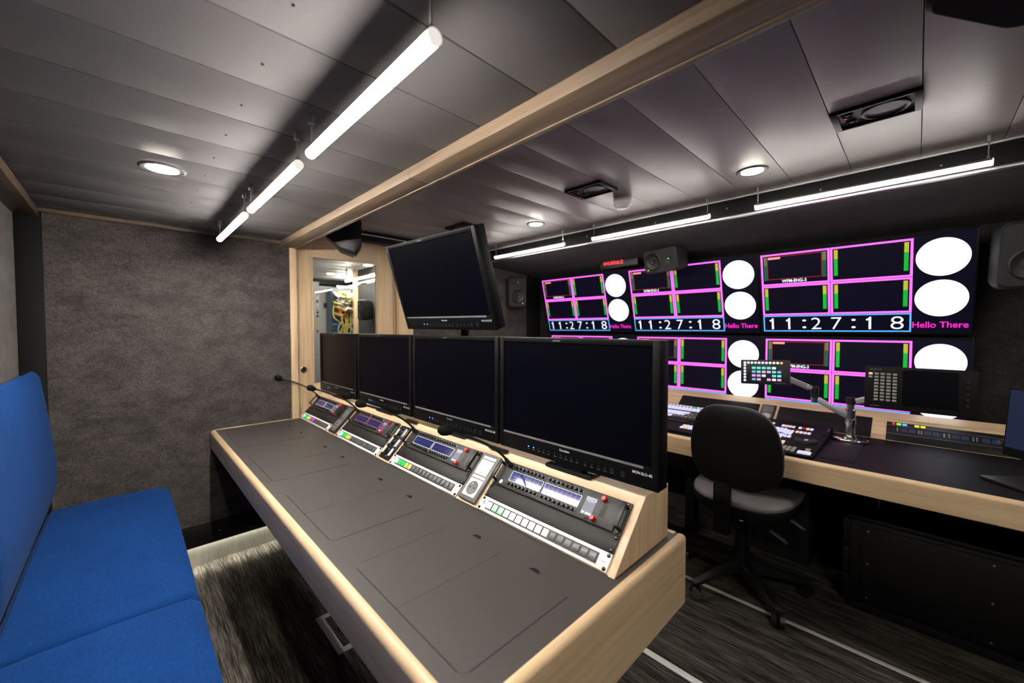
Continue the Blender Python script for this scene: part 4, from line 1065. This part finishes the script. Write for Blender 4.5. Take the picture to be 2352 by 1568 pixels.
for i in range(6):
    put(2.520 + (0.02 if i < 4 else 0), 0.545 - i * 0.0175, 0.014, 0.085, 'key_lilac')
    put(2.415 + (0.012 if i < 4 else 0.02), 0.538 - i * 0.0175, 0.014, 0.075 if i < 4 else 0.028, 'key_lilac')
for i in range(7):
    put(2.300, 0.560 - i * 0.0175, 0.0145, 0.080, 'key_peach' if i == 6 else 'key_lilac')
for i in range(5):
    put(2.625, 0.640 - i * 0.018, 0.014, 0.090 if i > 2 else 0.03, 'key_lilac' if i > 2 else 'key_grey')
for i in range(3): put(2.225, 0.432 - i * 0.019, 0.015, 0.075, 'key_grey')
put(2.205, 0.350, 0.050, 0.036, 'key_lilac'); put(2.248, 0.343, 0.020, 0.050, 'key_grey')
B().lathe([(0.0, 0.010), (0.028, 0.010), (0.040, 0.014), (0.046, 0.012), (0.048, 0.0), (0, 0)], 30, T(2.395, 0.372, 0.770)).build('jog_wheel', 'cone_black', t)
B().lathe([(0.0, 0.016), (0.006, 0.015), (0.009, 0.010), (0, 0.010)], 16, T(2.395, 0.372, 0.770)).build('jog_dimple', 'steel', t)
B().box(2.56, 2.66, 0.318, 0.330, 0.778, 0.787, bev=0.002).build('lever_slot', 'black_matte', t)
for xx in (2.66, 2.70): B().cyl((xx, 0.320, 0.783), (xx, 0.320, 0.790), 0.004, seg=10).build('screw', 'steel', t)

# double monitor arm
ar = thing('double_arm_stand', 'chrome double monitor arm standing on the production desk', 'monitor arm', T(2.665, 0.232, 0.7515))
B().prism(rrect(-0.048, 0.048, -0.074, 0.074, 0.045, 7), 2, 0.0, 0.014, bev=0.005).build('base', 'chrome', ar)
B().lathe([(0.0, 0.012), (0.030, 0.012), (0.026, 0.020), (0.021, 0.030), (0.0205, 0.085), (0.0235, 0.087), (0.0235, 0.115), (0.0205, 0.117), (0.0205, 0.150), (0.0225, 0.152), (0.0225, 0.162), (0.017, 0.166), (0.017, 0.19), (0.0, 0.19)], 24).build('column', 'chrome', ar)
B().cyl((0, 0, 0.19), (0, 0, 0.225), 0.020, seg=18).build('hub', 'black_plastic', ar)
def bar(p0, p1, w, h, name, mat, parent):
    p0, p1 = Vector(p0), Vector(p1); d = p1 - p0
    M = T(*p0) @ d.to_track_quat('X', 'Z').to_matrix().to_4x4()
    return B().box(0, d.length, -w / 2, w / 2, -h / 2, h / 2, bev=min(w, h) * 0.35, seg=3, M=M).build(name, mat, parent)
bar((0.0, 0.01, 0.125), (-0.03, 0.135, 0.205), 0.022, 0.030, 'lower_arm', 'arm_grey', ar)
B().lathe([(0, -0.02), (0.016, -0.02), (0.016, 0.018), (0.019, 0.020), (0.019, 0.055), (0, 0.055)], 18, T(-0.035, 0.145, 0.215)).build('elbow', 'black_plastic', ar)
B().cyl((-0.035, 0.145, 0.186), (-0.035, 0.145, 0.212), 0.0165, seg=18).build('elbow_cap', 'chrome', ar)
bar((-0.045, 0.165, 0.262), (-0.120, 0.275, 0.322), 0.018, 0.030, 'upper_arm', 'arm_grey', ar)
B().cyl((-0.062, 0.160, 0.268), (-0.040, 0.175, 0.268), 0.012, seg=14).build('pivot', 'arm_grey', ar)
bar((-0.125, 0.28, 0.325), (-0.170, 0.300, 0.335), 0.030, 0.040, 'head_joint', 'black_plastic', ar)
bar((-0.005, -0.020, 0.208), (-0.030, -0.120, 0.250), 0.018, 0.030, 'upper_arm', 'arm_grey', ar)
bar((-0.028, -0.115, 0.248), (-0.010, -0.200, 0.262), 0.030, 0.035, 'head_joint', 'black_plastic', ar)
# small key panel on the arm
kp = thing('key_panel', 'small black panel of glowing round and coloured keys held on the arm', 'control panel', FACE(2.445, 0.568, 1.098, -84, -6, -2))
B().box(-0.112, 0.112, 0.0, 0.030, -0.066, 0.066, bev=0.004).build('case', 'black_plastic', kp)
for i in range(11):
    B().lathe([(0, 0.0035), (0.0055, 0.003), (0.0066, 0.0), (0, 0)], 12, T(-0.092 + i * 0.0168, 0.0, 0.050) @ RX(90)).build('round_key', 'btn_orange' if i == 10 else 'btn_white', kp)
for j in range(6):
    B().lathe([(0, 0.0035), (0.0055, 0.003), (0.0066, 0.0), (0, 0)], 12, T(-0.092, 0.0, 0.036 - j * 0.0165) @ RX(90)).build('round_key', 'btn_white', kp)
cl = [['btn_teal', 'btn_teal', 'btn_teal', 'btn_teal', 'btn_white', None], ['btn_azure', 'btn_teal', 'btn_pink', 'btn_pink', 'btn_teal', 'btn_azure'], ['btn_pink', 'btn_pink', 'btn_white', None, 'btn_teal', 'btn_teal'], ['btn_azure', 'btn_pink', None, 'btn_pink', 'btn_white', 'btn_pink']]
for j, row in enumerate(cl):
    for i, mt in enumerate(row):
        if mt: B().box(-0.058 + i * 0.023, -0.041 + i * 0.023, -0.003, 0.001, 0.016 - j * 0.0205, 0.028 - j * 0.0205, bev=0.001).build('key', mt, kp)
B().box(0.045, 0.095, -0.0008, 0.001, -0.058, -0.055).build('name_plate', 'grey_plastic', kp)
# keypad monitor
ks = thing('keypad_monitor', 'wide black control monitor with a block of grey keys beside its dark screen', 'control monitor', FACE(2.600, -0.006, 1.050, -90, -8))
B().box(-0.182, 0.182, 0.0, 0.042, -0.104, 0.100, bev=0.004).build('case', 'mixer_black', ks)
B().box(-0.050, 0.125, -0.0012, 0.001, -0.078, 0.086).build('screen', 'dark_screen', ks)
lettering('SONY', -0.166, -0.0008, 0.080, 0.044, 0.008, 'grey_plastic', ks)
for j in range(9):
    for i in range(4):
        B().box(-0.148 + i * 0.0215, -0.133 + i * 0.0215, -0.004, 0.001, 0.058 - j * 0.0155, 0.068 - j * 0.0155, bev=0.001).build('key', 'key_grey', ks)
for j, mt in enumerate(('key_peach', 'key_grey')):
    B().box(-0.169, -0.155, -0.004, 0.001, 0.058 - j * 0.0155, 0.068 - j * 0.0155, bev=0.001).build('key', mt, ks)
for j in range(5):
    B().cyl((0.152, 0.001, 0.048 - j * 0.026), (0.152, -0.010, 0.048 - j * 0.026), 0.007, 0.006, seg=14).build('knob', 'black_metal', ks)
B().box(-0.160, -0.125, -0.0008, 0.001, -0.092, -0.089).build('name_plate', 'grey_plastic', ks)
# turned monitor at the end of the desk
tm = thing('turned_monitor', 'thin black monitor with bluish screen turned sideways at the end of the desk', 'monitor', FACE(2.325, -0.345, 0.752, -139.3, -4))
B().box(-0.165, 0.20, 0.0, 0.018, 0.085, 0.352, bev=0.003).build('case', 'mixer_black', tm)
B().box(-0.158, 0.195, -0.0012, 0.001, 0.120, 0.343).build('screen', 'screen_dim_glow', tm)
B().box(-0.03, 0.03, 0.012, 0.035, 0.0, 0.20, bev=0.003).build('neck', 'black_plastic', tm)
B().box(-0.14, 0.14, -0.10, 0.09, 0.0, 0.010, bev=0.003, M=RX(4)).build('foot', 'black_plastic', tm)

# ------------------------------------------------------------------ desk chair
ch = thing('desk_chair', 'black swivel chair with tall rounded back on five castors at the production desk', 'chair', T(2.259, 0.614, 0))
for a in (10, 82, 154, 226, 298):
    c, s = math.cos(R(a)), math.sin(R(a))
    rs = []
    for d, w, zt, zb in ((0.0, 0.030, 0.150, 0.085), (0.06, 0.026, 0.140, 0.085), (0.16, 0.022, 0.118, 0.078), (0.25, 0.019, 0.095, 0.070), (0.295, 0.016, 0.085, 0.066), (0.305, 0.009, 0.080, 0.068)):
        rs.append([(d * c - u * s, d * s + u * c, z) for u, z in ((-w, zb), (w, zb), (w, zt - 0.006), (w * 0.6, zt), (-w * 0.6, zt), (-w, zt - 0.006))])
    lg = B().rings(rs).build('leg', 'chair_plastic', ch)
    cx, cy = 0.29 * c, 0.29 * s
    cs = B()
    ax = R(a + 55); ux, uy = math.cos(ax), math.sin(ax)
    cs.cyl((cx, cy, 0.03), (cx, cy, 0.075), 0.007, seg=8)
    for k in (-1, 1):
        cs.cyl((cx + ux * 0.006 * k, cy + uy * 0.006 * k, 0.0285), (cx + ux * 0.026 * k, cy + uy * 0.026 * k, 0.0285), 0.028, 0.025, seg=18)
    k_ = cs.build('castor', 'chair_plastic', lg)
    B().cyl((cx + ux * 0.0262, cy + uy * 0.0262, 0.0285), (cx + ux * 0.0275, cy + uy * 0.0275, 0.0285), 0.024, seg=18).build('castor_rim', 'caster_grey', lg)
B().lathe([(0.0, 0.075), (0.034, 0.075), (0.034, 0.16), (0.028, 0.17), (0.028, 0.335), (0.015, 0.337), (0.015, 0.44), (0.0, 0.44)], 20).build('column', 'chair_black', ch)
B().lathe([(0.0155, 0.337), (0.0158, 0.337), (0.0158, 0.425), (0.0155, 0.425)], 20).build('gas_lift', 'chrome', ch)
B().box(-0.16, 0.10, -0.09, 0.05, 0.422, 0.462, bev=0.012).build('mechanism', 'chair_black', ch)
def seat_ring(k, z):
    out = []
    for i in range(40):
        t = 2 * math.pi * i / 40
        cx, sx = math.cos(t), math.sin(t)
        px = 0.225 * math.copysign(abs(cx) ** 0.55, cx); py = 0.228 * math.copysign(abs(sx) ** 0.55, sx)
        py *= 1.0 - 0.10 * (px < 0) * abs(px) / 0.225
        sadd = 0.022 * (abs(py) / 0.228) ** 2.2 * k - 0.010 * max(0, px / 0.225) ** 2
        out.append((-0.055 + px * k, -0.034 + py * k, z + 0.078 + (sadd if z > 0.42 else sadd * 0.8)))
    return out
B().rings([seat_ring(0.90, 0.428), seat_ring(0.985, 0.430), seat_ring(1.0, 0.438), seat_ring(0.99, 0.447), seat_ring(0.95, 0.456), seat_ring(0.85, 0.461), seat_ring(0.5, 0.459), seat_ring(0.15, 0.457)]).build('seat', 'chair_seat', ch)
B().rings([seat_ring(0.80, 0.370), seat_ring(0.93, 0.378), seat_ring(0.985, 0.396), seat_ring(1.0, 0.415), seat_ring(0.99, 0.431), seat_ring(0.9, 0.432)]).build('seat_shell', 'chair_black', ch)
def back_ring(x, k):
    out = []
    for i in range(44):
        t = 2 * math.pi * i / 44
        c_, s_ = math.cos(t), math.sin(t)
        y = 0.192 * math.copysign(abs(c_) ** 0.62, c_); z = 0.191 * math.copysign(abs(s_) ** 0.66, s_)
        wid = 1.0 - 0.16 * max(0, z / 0.191) + 0.02 * max(0, -z / 0.191)
        yy = y * wid * k
        out.append((x + 0.030 * (abs(yy) / 0.2) ** 2 - 0.10 * z * k, yy - 0.042, 0.797 + z * k))
    return out
XB = -0.335
B().rings([back_ring(XB - 0.006, 0.5), back_ring(XB - 0.004, 0.88), back_ring(XB + 0.004, 0.97), back_ring(XB + 0.016, 0.995), back_ring(XB + 0.020, 0.98)]).build('back_shell', 'chair_black', ch)
B().rings([back_ring(XB + 0.014, 0.985), back_ring(XB + 0.026, 1.0), back_ring(XB + 0.046, 0.98), back_ring(XB + 0.060, 0.90), back_ring(XB + 0.066, 0.6)]).build('back_pad', 'chair_seat', ch)
B().box(-0.318, -0.286, -0.036, 0.036, 0.385, 0.690, bev=0.006).build('back_upright', 'chair_black', ch)
B().box(-0.30, -0.10, -0.030, 0.030, 0.415, 0.440, bev=0.005).build('back_bracket', 'chair_black', ch)
for (x0, y0, x1, y1, z1) in ((-0.10, -0.09, -0.130, -0.225, 0.370), (0.02, -0.09, -0.010, -0.270, 0.405)):
    lv = B().tube([(x0, y0, 0.44), ((x0 + x1) / 2, (y0 + y1) / 2, 0.43), (x1, y1 + 0.06, z1 + 0.018)], 0.0045, 8).build('lever', 'chair_black', ch)
    bar((x1, y1 + 0.07, z1 + 0.022), (x1 - 0.004, y1, z1 - 0.012), 0.022, 0.010, 'lever_paddle', 'caster_grey', lv)

# ------------------------------------------------------------------ under the production desk
bx = thing('rack_cabinet', 'low black metal rack cabinet with screwed panels under the desk', 'cabinet', T(2.46, 0, 0))
B().box(0.012, 0.60, -1.10, 0.205, 0.0, 0.430, bev=0.003).build('body', 'black_metal', bx)
B().box(-0.004, 0.60, -1.10, 0.212, 0.430, 0.446, bev=0.002).build('top', 'black_metal', bx)
B().box(0.0, 0.014, -1.06, 0.160, 0.050, 0.405, bev=0.002).build('front_panel', 'black_metal', bx)
B().box(-0.004, 0.012, -1.10, 0.205, 0.0, 0.040, bev=0.002).build('plinth', 'black_matte', bx)
for y in (0.140, -0.235, -0.60):
    for z in (0.385, 0.23, 0.07):
        B().cyl((-0.002, y, z), (0.002, y, z), 0.0042, seg=10).build('screw', 'brass', bx)
    for x in (0.03, 0.16):
        B().cyl((x, y + 0.03, 0.445), (x, y + 0.03, 0.4485), 0.0042, seg=10).build('screw', 'brass', bx)
for z in (0.02, 0.155, 0.29):
    B().box(0.02, 0.07, 0.205, 0.232, z, z + 0.125, bev=0.003).build('side_vent', 'black_metal', bx)
for x, y, w_ in ((0.150, 0.112, 'closer to its front edge'), (0.215, 0.095, 'standing behind the other one')):
    f = thing('levelling_foot', 'chrome levelling screw on top of the black rack cabinet, ' + w_, 'levelling foot', T(2.46 + x, y, 0.446), 'levelling feet on the rack cabinet')
    B().lathe([(0, 0.0), (0.018, 0.0), (0.020, 0.004), (0.018, 0.009), (0.006, 0.012), (0, 0.012)], 20).build('disc', 'screw_dark', f)
    B().cyl((0, 0, 0.012), (0, 0, 0.060), 0.0045, seg=12).build('threaded_rod', 'steel', f)
    B().cyl((0, 0, 0.014), (0, 0, 0.021), 0.008, seg=6).build('nut', 'steel', f)
pc = thing('computer_tower', 'large black computer tower with ribbed front under the desk behind the chair', 'computer', T(2.70, 0.56, 0))
B().prism([(p[0], p[1]) for p in rrect(-0.165, 0.165, 0.0, 0.455, 0.05, 6, (1, 1, 0, 0))], 0, 0.0, 0.38, bev=0.012, seg=3).build('case', 'chair_plastic', pc)
for k in range(18):
    B().box(-0.006, 0.002, -0.120 + k * 0.0135, -0.113 + k * 0.0135, 0.07, 0.38, bev=0.0015).build('rib', 'black_plastic', pc)
hd = B().tube([(0.02, -0.13, 0.40), (0.0, -0.13, 0.445), (0.02, -0.11, 0.485), (0.12, -0.10, 0.505), (0.25, -0.10, 0.500), (0.32, -0.11, 0.45)], 0.012, 10)
hd.build('handle', 'black_plastic', pc)
for k, pts in enumerate((((2.78, 0.345, 0.70), (2.76, 0.33, 0.52), (2.78, 0.355, 0.30), (2.80, 0.30, 0.12), (2.82, 0.27, 0.006)),
                         ((2.86, 0.36, 0.70), (2.80, 0.30, 0.60), (2.86, 0.26, 0.45), (2.90, 0.29, 0.20), (2.90, 0.30, 0.006)),
                         ((2.90, 0.28, 0.70), (2.93, 0.32, 0.55), (2.92, 0.27, 0.35), (2.95, 0.33, 0.006)))):
    o = cable(None, 'cable_black', pts, 0.007)
    o.name = 'power_cable'
    tag(o, ('black cable hanging straight down beside the computer tower', 'black cable looping between computer tower and rack cabinet', 'black cable farthest back under the desk by the rack cabinet')[k], 'cable', 'cables under the desk')
